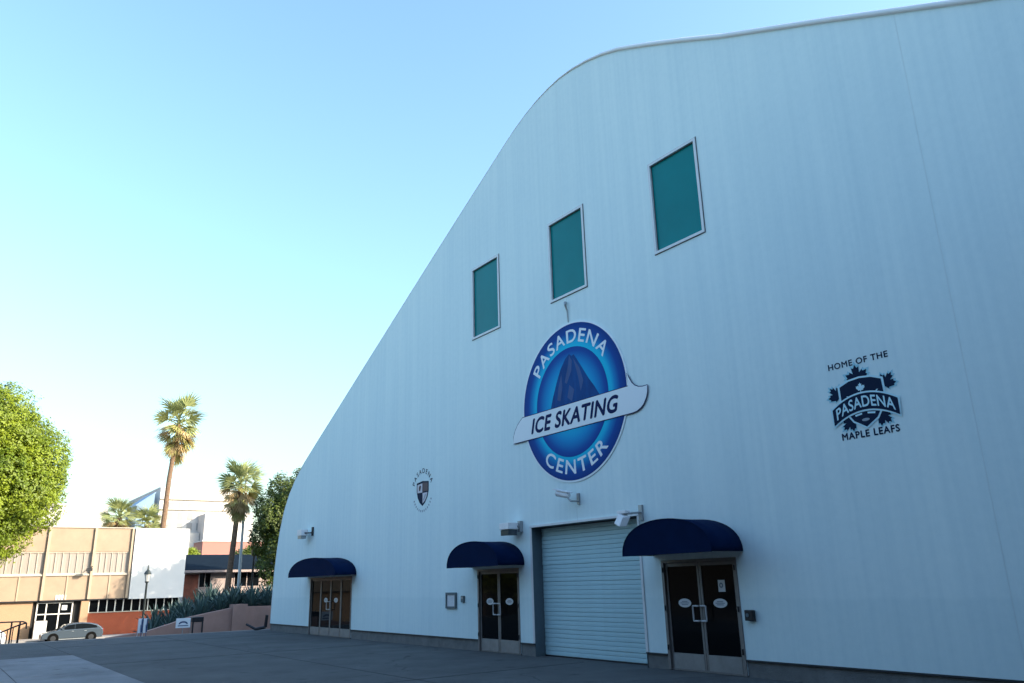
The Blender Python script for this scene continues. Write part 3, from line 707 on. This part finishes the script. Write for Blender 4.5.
# railing at the stairs
rl = thing('stair_railing', 'black metal stair railing at the left edge of the plaza', 'railing', (-26, -9, -1.9))
MB().path([(-26,-14,.66),(-26,-8.86,.66),(-26,-8.72,.60),(-26,-8.70,.36)],[.028]*4,8).build('top_rail', MT['darkmetal'], rl)
MB().path([(-26,-12.6,-1.03),(-26,-9.0,.52),(-26,-8.72,.60)],[.030]*3,8).build('stair_rail', MT['darkmetal'], rl)
for i in range(19):
    y = -12.4 + .19*i
    z = -1.03 + 1.55*(y+12.6)/3.6
    MB().tube((-26,y,z),(-26,y,z-1.0),.02,n=6).build('baluster', MT['darkmetal'], rl)
for y in (-9.25, -8.95): MB().tube((-26,y,-1.9),(-26,y,.66),.032,n=8).build('post', MT['darkmetal'], rl)
MB().prism([(-12.6,-2.0),(-8.2,-2.0),(-8.2,-.20),(-9.2,-.26),(-12.6,-1.9)], 0, -26.5, -26.06).build('stair_cheek', MT['stucco'], rl)

# sign, bin, boards, corner pipe at the plaza edge
sp = thing('notice_sign', 'small white sign with a blue arched mark on a short post at plaza edge', 'sign', (-22.7, -3.2, -.03))
MB().tube((-22.7,-3.2,-.5),(-22.7,-3.2,.3),.022,n=8).build('post', MT['greymetal'], sp)
MB().box(-22.68,-22.64,-3.50,-2.91,.21,.60).build('sign_panel', MT['signwhite'], sp, bevel=.006)
arc = [(-3.205+.19*math.cos(R(a)), .36+.12*math.sin(R(a))) for a in range(0,181,15)]; arc2 = [(-3.205+.13*math.cos(R(a)), .36+.06*math.sin(R(a))) for a in range(180,-1,-15)]
MB().prism(arc+arc2, 0, -22.639, -22.635).build('printed_mark', MT['boardblue'], sp)
MB().box(-22.639,-22.635,-3.42,-2.99,.28,.315).build('printed_mark', MT['boardblue'], sp)
tb = thing('litter_bin', 'square dark litter bin with a grey front beside the small white sign', 'bin', (-22.9, -2.6, -.03))
MB().box(-23.1,-22.66,-2.82,-2.38,-.5,.42).build('bin_body', MT['stucco'], tb, bevel=.015)
MB().box(-23.12,-22.64,-2.84,-2.36,.42,.62).build('bin_hood', MT['darkmetal'], tb, bevel=.015)
MB().box(-22.658,-22.64,-2.83,-2.77,-.5,.42).box(-22.658,-22.64,-2.43,-2.37,-.5,.42).build('bin_frame', MT['darkmetal'], tb)
bdg = thing('standing_banner', 'pair of narrow white and blue standing boards at the plaza edge before the brick wall', 'banner', (-22.05, -5.0, -.03))
for y in (-5.12, -4.92):
    MB().box(-22.06,-22.03,y,y+.17,.12,.68).build('board', MT['signwhite'], bdg, bevel=.006); MB().box(-22.028,-22.02,y+.12,y+.165,.14,.67).build('stripe', MT['boardblue'], bdg)
    MB().tube((-22.2,y+.03,-.02),(-22.05,y+.06,.5),.012,n=6).build('leg', MT['signwhite'], bdg)
    MB().tube((-21.95,y+.12,-.02),(-22.05,y+.10,.5),.012,n=6).build('leg', MT['boardblue'], bdg)
MB().box(-22.05,-22.035,-4.947,-4.923,.1,.72).build('hinge_strip', MT['boardblue'], bdg)
cpz = thing('drain_pipe', 'bent black pipe at the foot of the rink left corner', 'pipe', (-21.3, -.2, 0))
MB().path([(-21.15,-.1,.62),(-21.2,-.12,.12),(-21.5,-.45,.05),(-21.85,-.75,.25)],[.07,.07,.06,.05],8).build('pipe', MT['darkmetal'], cpz)

# lamps and poles
lp = thing('street_lamp', 'old fashioned lantern street lamp before the white wall panel', 'street lamp', (-34, -2.5, -1.9))
MB().lathe([(.16,0),(.16,.35),(.10,.5),(.075,1.0),(.065,2.4),(.05,4.05),(.07,4.1),(.05,4.15)], (-34,-2.5,-1.9), 12).build('post', MT['postpaint'], lp, smooth=True)
MB().lathe([(.09,4.15),(.16,4.52),(.17,4.55)], (-34,-2.5,-1.9), 8).build('lantern', MT['lantern'], lp)
MB().lathe([(.20,4.55),(.12,4.72),(.05,4.78),(.03,4.95),(.01,5.05)], (-34,-2.5,-1.9), 8).build('lantern_cap', MT['postpaint'], lp)
MB().lathe([(.10,4.10),(.11,4.16),(.09,4.17)], (-34,-2.5,-1.9), 8).build('lantern_base', MT['postpaint'], lp)
p1 = thing('light_pole', 'tall pale green metal light pole beside the nearer palm', 'pole', (-34, 2.55, .6))
MB().lathe([(.14,0),(.12,.3),(.095,.35),(.06,8.1),(.055,8.12)], (-34,2.55,.55), 10).build('pole', MT['palepost'], p1, smooth=True)
MB().tube((-34,2.55,8.6),(-33.4,2.3,8.75),.03,n=6).box(-33.55,-33.15,2.15,2.4,8.70,8.80).build('lamp_arm', MT['palepost'], p1)
p2 = thing('utility_pole', 'thin dark pole between the pale light pole and the rink', 'pole', (-34, 3.3, .6))
MB().tube((-34,3.28,.4),(-34,3.36,4.2),.07,.06,8).build('pole', MT['darkmetal'], p2)
MB().box(-34.1,-33.9,3.2,3.5,3.6,4.1).build('pole_box', MT['darkmetal'], p2)

# ================================================================== PALMS
def fan_mesh(n, spread, L, droop, fold, seed):
    """one fan frond along +X: petiole then pleated blades"""
    rn = random.Random(seed); mb = MB(); pet = L*.42
    mb.tube((0,0,0),(pet,0,-.02*L),.025,.015,5)
    for i in range(n):
        t = -1 + 2*i/(n-1); a = t*spread; ll = (L-pet)*(1-.25*abs(t))*rn.uniform(.88,1.08)
        d = Vector((math.cos(a), math.sin(a), 0)); s_ = Vector((-math.sin(a), math.cos(a), 0)); w = ll*.055
        p0 = Vector((pet,0,-.02*L)); z1 = (fold if i % 2 else -fold)
        p1 = p0 + d*ll*.55 + Vector((0,0,z1 - droop*.25*ll)); p2 = p0 + d*ll + Vector((0,0,-droop*ll*rn.uniform(.8,1.3)))
        mb.add([p0 - s_*.01, p0 + s_*.01, p1 + s_*w, p1 - s_*w, p2], [(0,1,2,3),(3,2,4)])
    me = bpy.data.meshes.new('fan'); me.from_pydata(mb.v, [], mb.f); return me
GREEN = [fan_mesh(13, 1.05, 1.0, .22, .02, s) for s in range(3)]
DRY = [fan_mesh(11, .75, 1.0, .18, .03, s+10) for s in range(3)]
for me in GREEN: me.materials.append(MT['frond'])
for q, me in enumerate(DRY): me.materials.append(MT['dryfrond' if q else 'yellowfrond'])
def palm(path_pts, r0, r1, L, label, ngreen, ndry, skirt, seed, group):
    rn = random.Random(seed); base = path_pts[0]
    t = thing('palm_tree', label, 'palm tree', base, group)
    pts = [Vector(p) for p in path_pts]
    fine = []
    for a, b in zip(pts, pts[1:]):
        for k in range(8): fine.append(a.lerp(b, k/8))
    fine.append(pts[-1])
    rr = [r0 + (r1-r0)*i/(len(fine)-1) + (.03*r0 if i % 2 else 0) for i in range(len(fine))]
    rr[0] *= 1.25
    MB().path(fine, rr, 9).build('trunk', MT['trunk'], t, smooth=False)
    top = pts[-1] - Vector(base)
    for k in range(ngreen):
        a = k*2.39996 + rn.uniform(-.25,.25); el = R(80 - 108*(k/ngreen) + rn.uniform(-9,9))
        o = bpy.data.objects.new('frond', GREEN[k % 3]); COL.objects.link(o); o.parent = t
        o.location = top + Vector((0,0,rn.uniform(-.1,.3))*1) if False else top + Vector((0, 0, rn.uniform(-.08,.25)*L))
        s_ = L*rn.uniform(.85,1.12); o.scale = (s_, s_, s_); o.rotation_euler = (rn.uniform(-1.0,1.0), -el, a)
    for k in range(ndry):
        a = k*2.39996 + rn.uniform(-.3,.3); el = R(-12 - 66*(k/ndry)**.8 + rn.uniform(-8,8))
        o = bpy.data.objects.new('dry_frond', DRY[k % 3]); COL.objects.link(o); o.parent = t
        o.location = top + Vector((0, 0, -skirt*(k/ndry)*rn.uniform(.5,1)))
        s_ = L*rn.uniform(.8,1.1)*(1.0 - .15*k/ndry); o.scale = (s_, s_, s_); o.rotation_euler = (rn.uniform(-.8,.8), -el, a)
    return t
palm([(-80,7.9,-1.9),(-80,8.02,8.48),(-80,8.14,13.6),(-80,8.35,17.0),(-80,8.6,20.1)], .31, .19, 3.2, 'tallest palm rising on a thin trunk behind the white panel', 30, 50, 3.0, 1, 'fan palms')
palm([(-33,1.55,.5),(-33,1.62,1.8),(-33,1.78,4.5),(-33,1.86,6.2),(-33,1.92,7.65)], .18, .125, 1.6, 'palm with a thick dry skirt standing before the low pink house', 30, 48, 1.3, 2, 'fan palms')
palm([(-85,4.2,-1.9),(-85,4.2,4),(-85,4.3,9.7)], .4, .35, 2.3, 'short bushy palm left of the tallest trunk above the tan roof, left one of two', 30, 48, 1.8, 3, 'fan palms')
palm([(-85,7.3,-1.9),(-85,7.35,4),(-85,7.4,9.1)], .4, .35, 2.1, 'short bushy palm touching the tallest trunk above the tan roof, right one of two', 30, 44, 1.6, 4, 'fan palms')

# ================================================================== BROADLEAF TREES
def leaf_cloud(lobes, n, size, seed):
    """leaf-sized quads scattered over and inside the lobes of a crown, in twig clumps"""
    rg = np.random.default_rng(seed)
    vol = np.array([l[3]*l[4]*l[5] for l in lobes])**.67; pick = rg.choice(len(lobes), n//9, p=vol/vol.sum())
    Lb = np.array(lobes)[pick]
    d = rg.normal(size=(len(pick),3)); d /= np.linalg.norm(d, axis=1)[:,None]
    r = 1 - np.abs(rg.normal(0,.16,len(pick))); r = np.clip(r, .35, 1.0)*(1+.05*rg.normal(size=len(pick)))
    c = Lb[:,:3] + d*Lb[:,3:6]*r[:,None]
    cc = np.repeat(c, 9, axis=0) + rg.normal(0, size*1.15, (len(c)*9,3)); dd = np.repeat(d, 9, axis=0)
    nr = dd*1.2 + np.array([.35,.2,0]) + np.array([0,0,.45]) + rg.normal(0,.55,cc.shape); nr /= np.linalg.norm(nr, axis=1)[:,None]
    u = np.cross(nr, rg.normal(size=cc.shape)); u /= np.linalg.norm(u, axis=1)[:,None]; v = np.cross(nr, u)
    s = size*rg.uniform(.6,1.3,len(cc))[:,None]
    V = np.stack([cc-u*s, cc-v*s*.55+nr*s*.08, cc+u*s, cc+v*s*.55+nr*s*.08], 1).reshape(-1,3)
    return V
def crown_mesh(V, o):
    nf = len(V)//4; me = bpy.data.meshes.new('crown')
    me.vertices.add(len(V)); me.vertices.foreach_set('co', (V - np.array(o)).astype(np.float32).ravel())
    me.loops.add(len(V)); me.loops.foreach_set('vertex_index', np.arange(len(V), dtype=np.int32))
    me.polygons.add(nf); me.polygons.foreach_set('loop_start', np.arange(0, len(V), 4, dtype=np.int32))
    me.update(calc_edges=True); me.validate(); return me
def tree(base, trunk_h, tr, lobes, n, size, material, label, seed, group=None, limbs=6):
    t = thing('broadleaf_tree', label, 'tree', base, group); rn = random.Random(seed)
    b = Vector(base); fork = b + Vector((rn.uniform(-.2,.2), rn.uniform(-.2,.2), trunk_h))
    MB().path([b, b.lerp(fork,.12), b.lerp(fork,.6), fork], [tr*1.4, tr*1.05, tr*.85, tr*.75], 10).build('trunk', MT['bark'], t, smooth=True)
    for k in range(min(limbs, len(lobes))):
        l = lobes[k]; e = Vector(l[:3]); mid = fork.lerp(e, .5) + Vector((0,0,.08*(e-fork).length))
        MB().path([fork, mid, e], [tr*.55, tr*.32, tr*.10], 7).build('limb', MT['bark'], t, smooth=True)
    link('crown', crown_mesh(leaf_cloud(lobes, n, size, seed), base), material, t)
    return t
def lobes_for(cx, cy, cz, rx, ry, rz, n, seed, lr=(.30,.46)):
    rn = random.Random(seed); out = [(cx,cy,cz,rx*.72,ry*.72,rz*.72)]
    for k in range(n):
        z = 1 - 2*(k+.5)/n; a = k*2.39996; q = math.sqrt(1-z*z); s_ = rn.uniform(*lr)
        out.append((cx+rx*.70*q*math.cos(a), cy+ry*.70*q*math.sin(a), cz+rz*.70*z, rx*s_, ry*s_, rz*s_))
    return out
tree((-56,-12.0,-1.9), 5.2, .5, lobes_for(-56,-11.5,10.2,6.6,7.4,7.5,60,5,(.20,.33)), 260000, .10, MT['leaf'], 'big round bright green tree at the left edge of the picture', 5)
tree((-30.5,5.0,.5), 2.2, .25, lobes_for(-30.5,4.8,5.0,2.6,3.0,3.8,26,8,(.24,.38)), 70000, .075, MT['leafdark'], 'dark dense tree pressed against the rink left corner', 8)
tree((-50,17.0,-1.9), 5.0, .35, lobes_for(-50,18.9,9.4,4.6,6.0,4.9,30,9,(.18,.28)), 12000, .19, MT['leafdark'], 'wide dark tree standing behind the low pink house', 9)
tree((-44,6.4,.2), 1.9, .14, lobes_for(-44,6.4,3.6,1.2,1.3,1.0,12,12,(.3,.45)), 12000, .09, MT['leafdark'], 'small leafy tree showing above the dark house roof', 12)
tree((-75,9.6,-1.9), 4.6, .12, lobes_for(-75,9.9,5.2,.8,.9,.7,10,13,(.3,.45)), 6000, .10, MT['leaf'], 'bright yellow green bush top beside the white panel', 13)

for i, (x, y) in enumerate(((-34,-23),(-29,-33),(-20,-38))):  # trees added out of view so the door glass mirrors something dark
    tree((x,y,-.2), 2.2, .3, lobes_for(x,y,6.0,5.0,5.0,5.8,18,20+i,(.28,.42)), 9000, .24, MT['leafdark'], ['unseen dark tree added to darken the middle door glass', 'unseen dark tree added between the two other added trees', 'unseen dark tree added to darken the right door glass'][i], 20+i)

# ================================================================== LOW PINK HOUSE
hs_ = thing('low_house', 'low pink house with dark hipped roof behind the agaves', 'house', (-40, 5, 0))
MB().prism([(-38,.45),(-38,9.5),(-43,9.5),(-43,1.75)], 2, -2, 2.86).build('wall', MT['housewall'], hs_)
rf = MB().add([(-37.4,.30,2.80),(-37.4,9.9,2.80),(-43.4,9.9,2.80),(-43.4,1.75,2.80),(-37.4,.30,2.93),(-37.4,9.9,2.93),(-43.4,9.9,2.93),(-43.4,1.75,2.93),(-41.5,1.28,3.98),(-41.5,5.6,3.98)],
         [(0,3,2,1),(0,1,5,4),(1,2,6,5),(2,3,7,6),(3,0,4,7),(4,5,9,8),(6,7,8,9),(5,6,9),(7,4,8)]).build('roof', MT['shingle'], hs_)
MB().box(-37.41,-37.36,.29,9.92,2.76,2.90).build('gutter', MT['housewall'], hs_)
for (y0, y1) in ((1.35,2.0),(3.5,5.05)):
    wf = MB().box(-38.02,-37.96,y0-.06,y1+.06,1.84,1.90).box(-38.02,-37.96,y0-.06,y1+.06,2.72,2.78).box(-38.02,-37.96,y0-.06,y0,1.90,2.72).box(-38.02,-37.96,y1,y1+.06,1.90,2.72).box(-38.0,-37.975,(y0+y1)/2-.025,(y0+y1)/2+.025,1.90,2.72).build('window', MT['housewall'], hs_)
    MB().box(-38.0,-37.99,y0,y1,1.90,2.72).build('pane', MT['glass'], wf)
MB().box(-38.06,-37.98,.46,1.30,.6,2.66).build('brown_board', MT['brownboard'], hs_)

# ================================================================== TAN OFFICE BUILDING
of = thing('office_building', 'tan two storey office building with brick ground floor across the street', 'building', (-67, -10, -1.9))
XF = -67.0
MB().box(-86, XF-.25, -46, 7.6, 1.2, 7.36).build('upper_block', MT['tanpanel'], of)
MB().box(-86, XF-.6, -46, 7.4, -1.9, 1.19).build('lower_block', MT['backing'], of)
MB().box(-86, XF+.06, -46, 2.70, 7.365, 7.45).build('roof_coping', MT['cream'], of)
MB().box(XF-.9, XF-.02, -46, 7.6, 1.10, 1.195).build('soffit_shadow_strip', MT['darkmetal'], of)  # dark strip stands in for the shadow line under the overhang
fins = [-.45 - 3.66*k for k in range(12)] + [2.66]
fins.sort()
for y in fins: MB().box(XF-.24, XF+.16, y-.10, y+.10, 1.2, 7.36).build('fin', MT['tanfin'], of)
for a, b in zip(fins, fins[1:]):
    a2, b2 = a+.101, b-.101; mid = (a2+b2)/2
    MB().box(XF-.24, XF-.04, a2, b2, 5.28, 7.36).build('upper_panel', MT['tanpanel'], of)
    for s0_, s1_ in ((a2, mid-.05), (mid+.05, b2)): MB().box(XF-.24, XF-.05, s0_, s1_, 1.2, 3.22).build('spandrel_panel', MT['tanpanel'], of)
    MB().box(XF-.24, XF+.02, mid-.049, mid+.049, 1.2, 3.22).build('mullion', MT['tanfin'], of)
    MB().box(XF-.24, XF+.06, a2, b2, 3.222, 3.36).build('sill', MT['cream'], of)
    w = MB().box(XF-.24, XF-.10, a2, b2, 5.18, 5.278).box(XF-.24, XF-.10, a2, b2, 3.362, 3.44)
    nm = 6
    for i in range(nm+1):
        y = a2 + .03 + (b2-a2-.06)*i/nm; w.box(XF-.23, XF-.10, y-.025, y+.025, 3.44, 5.18)
    wf = w.build('window', MT['cream'], of)
    for i in range(nm):
        y = a2 + .03 + (b2-a2-.06)*i/nm; MB().box(XF-.20, XF-.18, y+.026, y+(b2-a2-.06)/nm-.026, 3.441, 5.179).build('pane', MT['curtain'], wf)
MB().box(XF-.24, XF+.30, 2.82, 7.62, 1.10, 7.40).build('white_panel', MT['whitepanel'], of)
MB().box(XF-.58, XF-.30, -46, -4.62, -1.9, 1.09).build('tan_brick_wall', MT['tanbrick'], of)
MB().box(XF-.58, XF-.12, -.92, -.30, -1.9, 1.09).build('brick_pier', MT['tanbrick'], of)
MB().box(XF-.58, XF-.30, -.298, 7.4, -1.9, .0).build('red_brick_wall', MT['redbrick'], of)
MB().box(XF-.58, XF-.22, -.298, 7.4, .002, .07).build('sill', MT['cream'], of)
w = MB()
for y in (-.25,.52,1.2,1.88,2.55,3.25,3.95,4.65,5.35,6.05,6.75,7.35): w.box(XF-.56, XF-.36, y-.04, y+.04, .072, 1.09)
wf = w.build('window', MT['winframewhite'], of)
ys = (-.25,.52,1.2,1.88,2.55,3.25,3.95,4.65,5.35,6.05,6.75,7.35)
for a, b in zip(ys, ys[1:]): MB().box(XF-.50, XF-.48, a+.041, b-.041, .072, 1.09).build('pane', MT['glass'], wf)
w = MB()
for y in (-4.25,-3.55,-2.55,-1.55): w.box(XF-.58, XF-.42, y-.05, y+.05, -1.9, 1.0)
w.box(XF-.56, XF-.43, -4.2, -1.5, .0, .08).box(XF-.56, XF-.43, -4.2, -1.5, .93, 1.0)
dr = w.build('entrance_door', MT['winframewhite'], of)
for a, b in ((-4.2,-3.6),(-3.5,-2.6),(-2.5,-1.6)):
    MB().box(XF-.53, XF-.51, a, b, .082, .93).build('pane', MT['glass'], dr); MB().box(XF-.53, XF-.51, a, b, -1.85, -.002).build('pane', MT['glass'], dr)
MB().box(XF-.505, XF-.50, -2.35, -1.95, .35, .75).build('door_notice', MT['signwhite'], dr)
for i, y in enumerate((-3.0,-2.78,-2.56,-2.34)): MB().box(XF-.03, XF+.01, y, y+.13, 1.22, 1.62).build('house_number', MT['signwhite'], of)
MB().tube((XF+.16,-.45,4.0),(XF+.9,-.75,3.7),.05,n=6).box(XF+.75,XF+1.15,-1.0,-.55,3.58,3.82).build('floodlight', MT['darkmetal'], of)
pb = thing('planter_box', 'pale planter box beside the office entrance', 'planter', (-66.2, -4.0, -1.85))
MB().box(-66.6,-66.0,-4.4,-3.5,-1.85,-.45).build('box', MT['winframewhite'], pb); MB().box(-66.55,-66.05,-4.35,-3.55,-.449,-.43).build('soil', MT['soil'], pb)

# ================================================================== FAR BUILDINGS
def far_block(label, cat, x, boxes, loc): pass
fb = thing('far_building', 'plain white block rising behind the tan office roof', 'building', (-120, 5, -2))
MB().box(-140,-120,-6,8.6,-2,14.2).build('wall', MT['whitewash'], fb); MB().box(-140.1,-119.9,-6.1,8.7,14.2,14.5).build('parapet', MT['whitewash'], fb)
ht = thing('terraced_building', 'large pale terraced hotel block behind the tallest palm', 'building', (-120, 22, -2))
MB().box(-145,-120,15.8,27.0,-2,17.3).build('wall', MT['whitewash'], ht)
MB().box(-119.99,-116,21.9,29.5,-2,13.2).build('terrace', MT['whitewash'], ht)
MB().box(-119.98,-118,16.5,21.8,-2,10.4).build('terrace', MT['whitewash'], ht)
for r_ in range(3):
    for c in range(7):
        y = 17.2 + 1.5*c + (0.0 if r_ else .0)
        if r_ < 2 and y > 21: continue
        MB().box(-120.05,-119.95,y,y+.8,14.1-1.6*r_+.0,15.2-1.6*r_).build('window', MT['farglass'], ht)
MB().box(-145,-119.95,15.75,27.05,17.3,17.55).build('parapet', MT['whitewash'], ht); MB().box(-116.1,-115.95,21.85,29.55,13.2,13.5).build('parapet', MT['whitewash'], ht)
for z in (15.6, 14.0): MB().box(-120.0,-119.7,15.8,27.0,z,z+.15).build('balcony_ledge', MT['cream'], ht)
pk = thing('pink_building', 'pink rendered block behind the low house roof', 'building', (-110, 24, -2))
MB().box(-115,-110,20.3,34,-2,8.6).build('wall', MT['pinkwash'], pk); MB().box(-115.1,-109.9,20.2,34.1,8.6,8.8).build('parapet', MT['whitewash'], pk)
sr = thing('slanted_roof_building', 'slate blue slanted roof between the short palms and tall trunk', 'building', (-118, 13.5, -2))
MB().prism([(12.2,-2),(12.2,14.5),(14.6,16.35),(14.6,-2)], 0, -126, -118).build('wall', MT['slateblue'], sr)
MB().prism([(12.0,14.42),(14.7,16.5),(14.7,16.28),(12.0,14.2)], 0, -126.2, -117.8).build('roof', MT['slateblue'], sr)
# hall added out of view: shades the lower wall and darkens the door reflections
xh = thing('added_shading_hall', 'unseen bronze hall added to shade the lower wall and darken door glass', 'building', (10, -40, 0))
MB().box(-6,60,-60,-30,-.03,14).build('wall', MT['bronze'], xh); MB().box(-3.5,60,-30,-14.6,9.4,10.6).build('added_canopy', MT['bronze'], xh)  # canopy added out of view to block sky from the lower right wall
MB().box(-50,-6.1,-44,-30,-2,7.5).build('added_west_range', MT['bronze'], xh); MB().box(27,60,-29.9,4,-.03,17).build('added_wing', MT['bronze'], xh)  # range added to dull door reflections, wing added to cut skylight
for k in range(5): MB().box(-5+7*k,-4.2+7*k,-15.9,-15.2,-.03,9.4).build('column', MT['bronze'], xh)
for k in range(8): MB().box(-5+4*k,-1.3+4*k,-29.99,-29.9,.1,8.8).build('window', MT['glass'], xh)

# ================================================================== CARS
def make_car(name, label, paint, loc, group):
    t = thing(name, label, 'car', loc, group)
    # side outline along Y (front towards -Y), z up, local to loc
    body = [(-2.18,.28),(-2.20,.50),(-2.14,.66),(-1.95,.74),(-1.15,.90),(-.95,.93),(1.50,.98),(2.05,.98),(2.18,.90),(2.20,.52),(2.12,.28)]
    def loft(outline, hw, inset, mt, nm, parent):
        n_ = len(outline); vs = []
        secs = [(-hw, inset), (-hw*.97, 0), (hw*.97, 0), (hw, inset)]
        cz = .6
        mb = MB()
        for x, ins in ((-hw+.0,.04),(-hw+.05,0.0),(0,-.012),(hw-.05,0.0),(hw-.0,.04)):
            vs += [(x, y*(1-ins*.5), cz+(z-cz)*(1-ins*2)) for y, z in outline]
        fs = [(i*n_+j, i*n_+(j+1) % n_, (i+1)*n_+(j+1) % n_, (i+1)*n_+j) for i in range(4) for j in range(n_)] + [tuple(range(n_)), tuple(range(5*n_-1, 4*n_-1, -1))]
        o = ORG[parent.name]
        mb.add([(v[0]+o[0], v[1]+o[1], v[2]+o[2]) for v in vs], fs); return mb.build(nm, mt, parent, smooth=False, bevel=.02)
    loft(body, .88, 0, paint, 'body', t)
    cab = [(-1.15,.90),(-.45,1.30),(-.05,1.41),(.55,1.44),(1.20,1.39),(1.72,1.26),(2.08,1.02),(2.10,.96)]
    loft(cab, .74, 0, paint, 'roof', t)
    o = Vector(loc)
    for s_ in (1, -1):
        x = s_*.765
        for pl in ([(-.92,.96),(-.38,1.27),(.10,1.34),(.10,.97)], [(.16,.97),(.16,1.35),(.60,1.37),(1.15,1.32),(1.66,1.17),(1.74,1.02)]):
            MB().prism([(o[1]+a, o[2]+b) for a, b in pl], 0, o[0]+x-.012, o[0]+x+.012).build('side_window', MT['carglass'], t)
        MB().box(o[0]+s_*.88-.05, o[0]+s_*.88+.05, o[1]-.82, o[1]-.64, o[2]+.93, o[2]+1.04).build('mirror', paint, t, bevel=.02)
        for y in (-.1, .8): MB().box(o[0]+s_*.885-.012, o[0]+s_*.885+.012, o[1]+y, o[1]+y+.16, o[2]+.80, o[2]+.83).build('door_handle', MT['greymetal'], t)
        MB().box(o[0]+s_*.62-.2, o[0]+s_*.62+.2, o[1]-2.205, o[1]-1.95, o[2]+.56, o[2]+.68).build('headlight', MT['headlens'], t, bevel=.03)
        MB().box(o[0]+s_*.66-.2, o[0]+s_*.66+.2, o[1]+2.06, o[1]+2.205, o[2]+.74, o[2]+.88).build('tail_light', MT['redlens'], t, bevel=.02)
        MB().box(o[0]+s_*.80-.06, o[0]+s_*.80+.06, o[1]-.95, o[1]+.95, o[2]+.21, o[2]+.275).build('side_skirt', MT['greymetal'], t)
        for y in (-1.36, 1.33):
            c = Vector((o[0]+s_*.80, o[1]+y, o[2]+.32))
            MB().tube(c+Vector((s_*.085,0,0)), c+Vector((s_*.092,0,0)), .40, n=20).build('wheel_arch', MT['tyre'], t)
            w = MB().tube(c-Vector((.1,0,0)), c+Vector((.1,0,0)), .32, n=20).build('wheel', MT['tyre'], t)
            rm = MB().tube(c+Vector((s_*.10,0,0)), c+Vector((s_*.106,0,0)), .20, .19, 14)
            rm.build('rim', MT['rim'], w)
    MB().prism([(o[1]-1.10,o[2]+.935),(o[1]-.44,o[2]+1.318),(o[1]-.46,o[2]+1.335),(o[1]-1.13,o[2]+.945)], 0, o[0]-.66, o[0]+.66).build('windscreen', MT['carglass'], t)
    return t
make_car('parked_car', 'silver hatchback parked before the office entrance', MT['carpaint'], (-60.9, -2.25, -1.97), 'cars parked along the street')
make_car('parked_car', 'white car cut by the left edge of the picture behind the railing', MT['carwhite'], (-58.4, -9.2, -1.97), 'cars parked along the street')
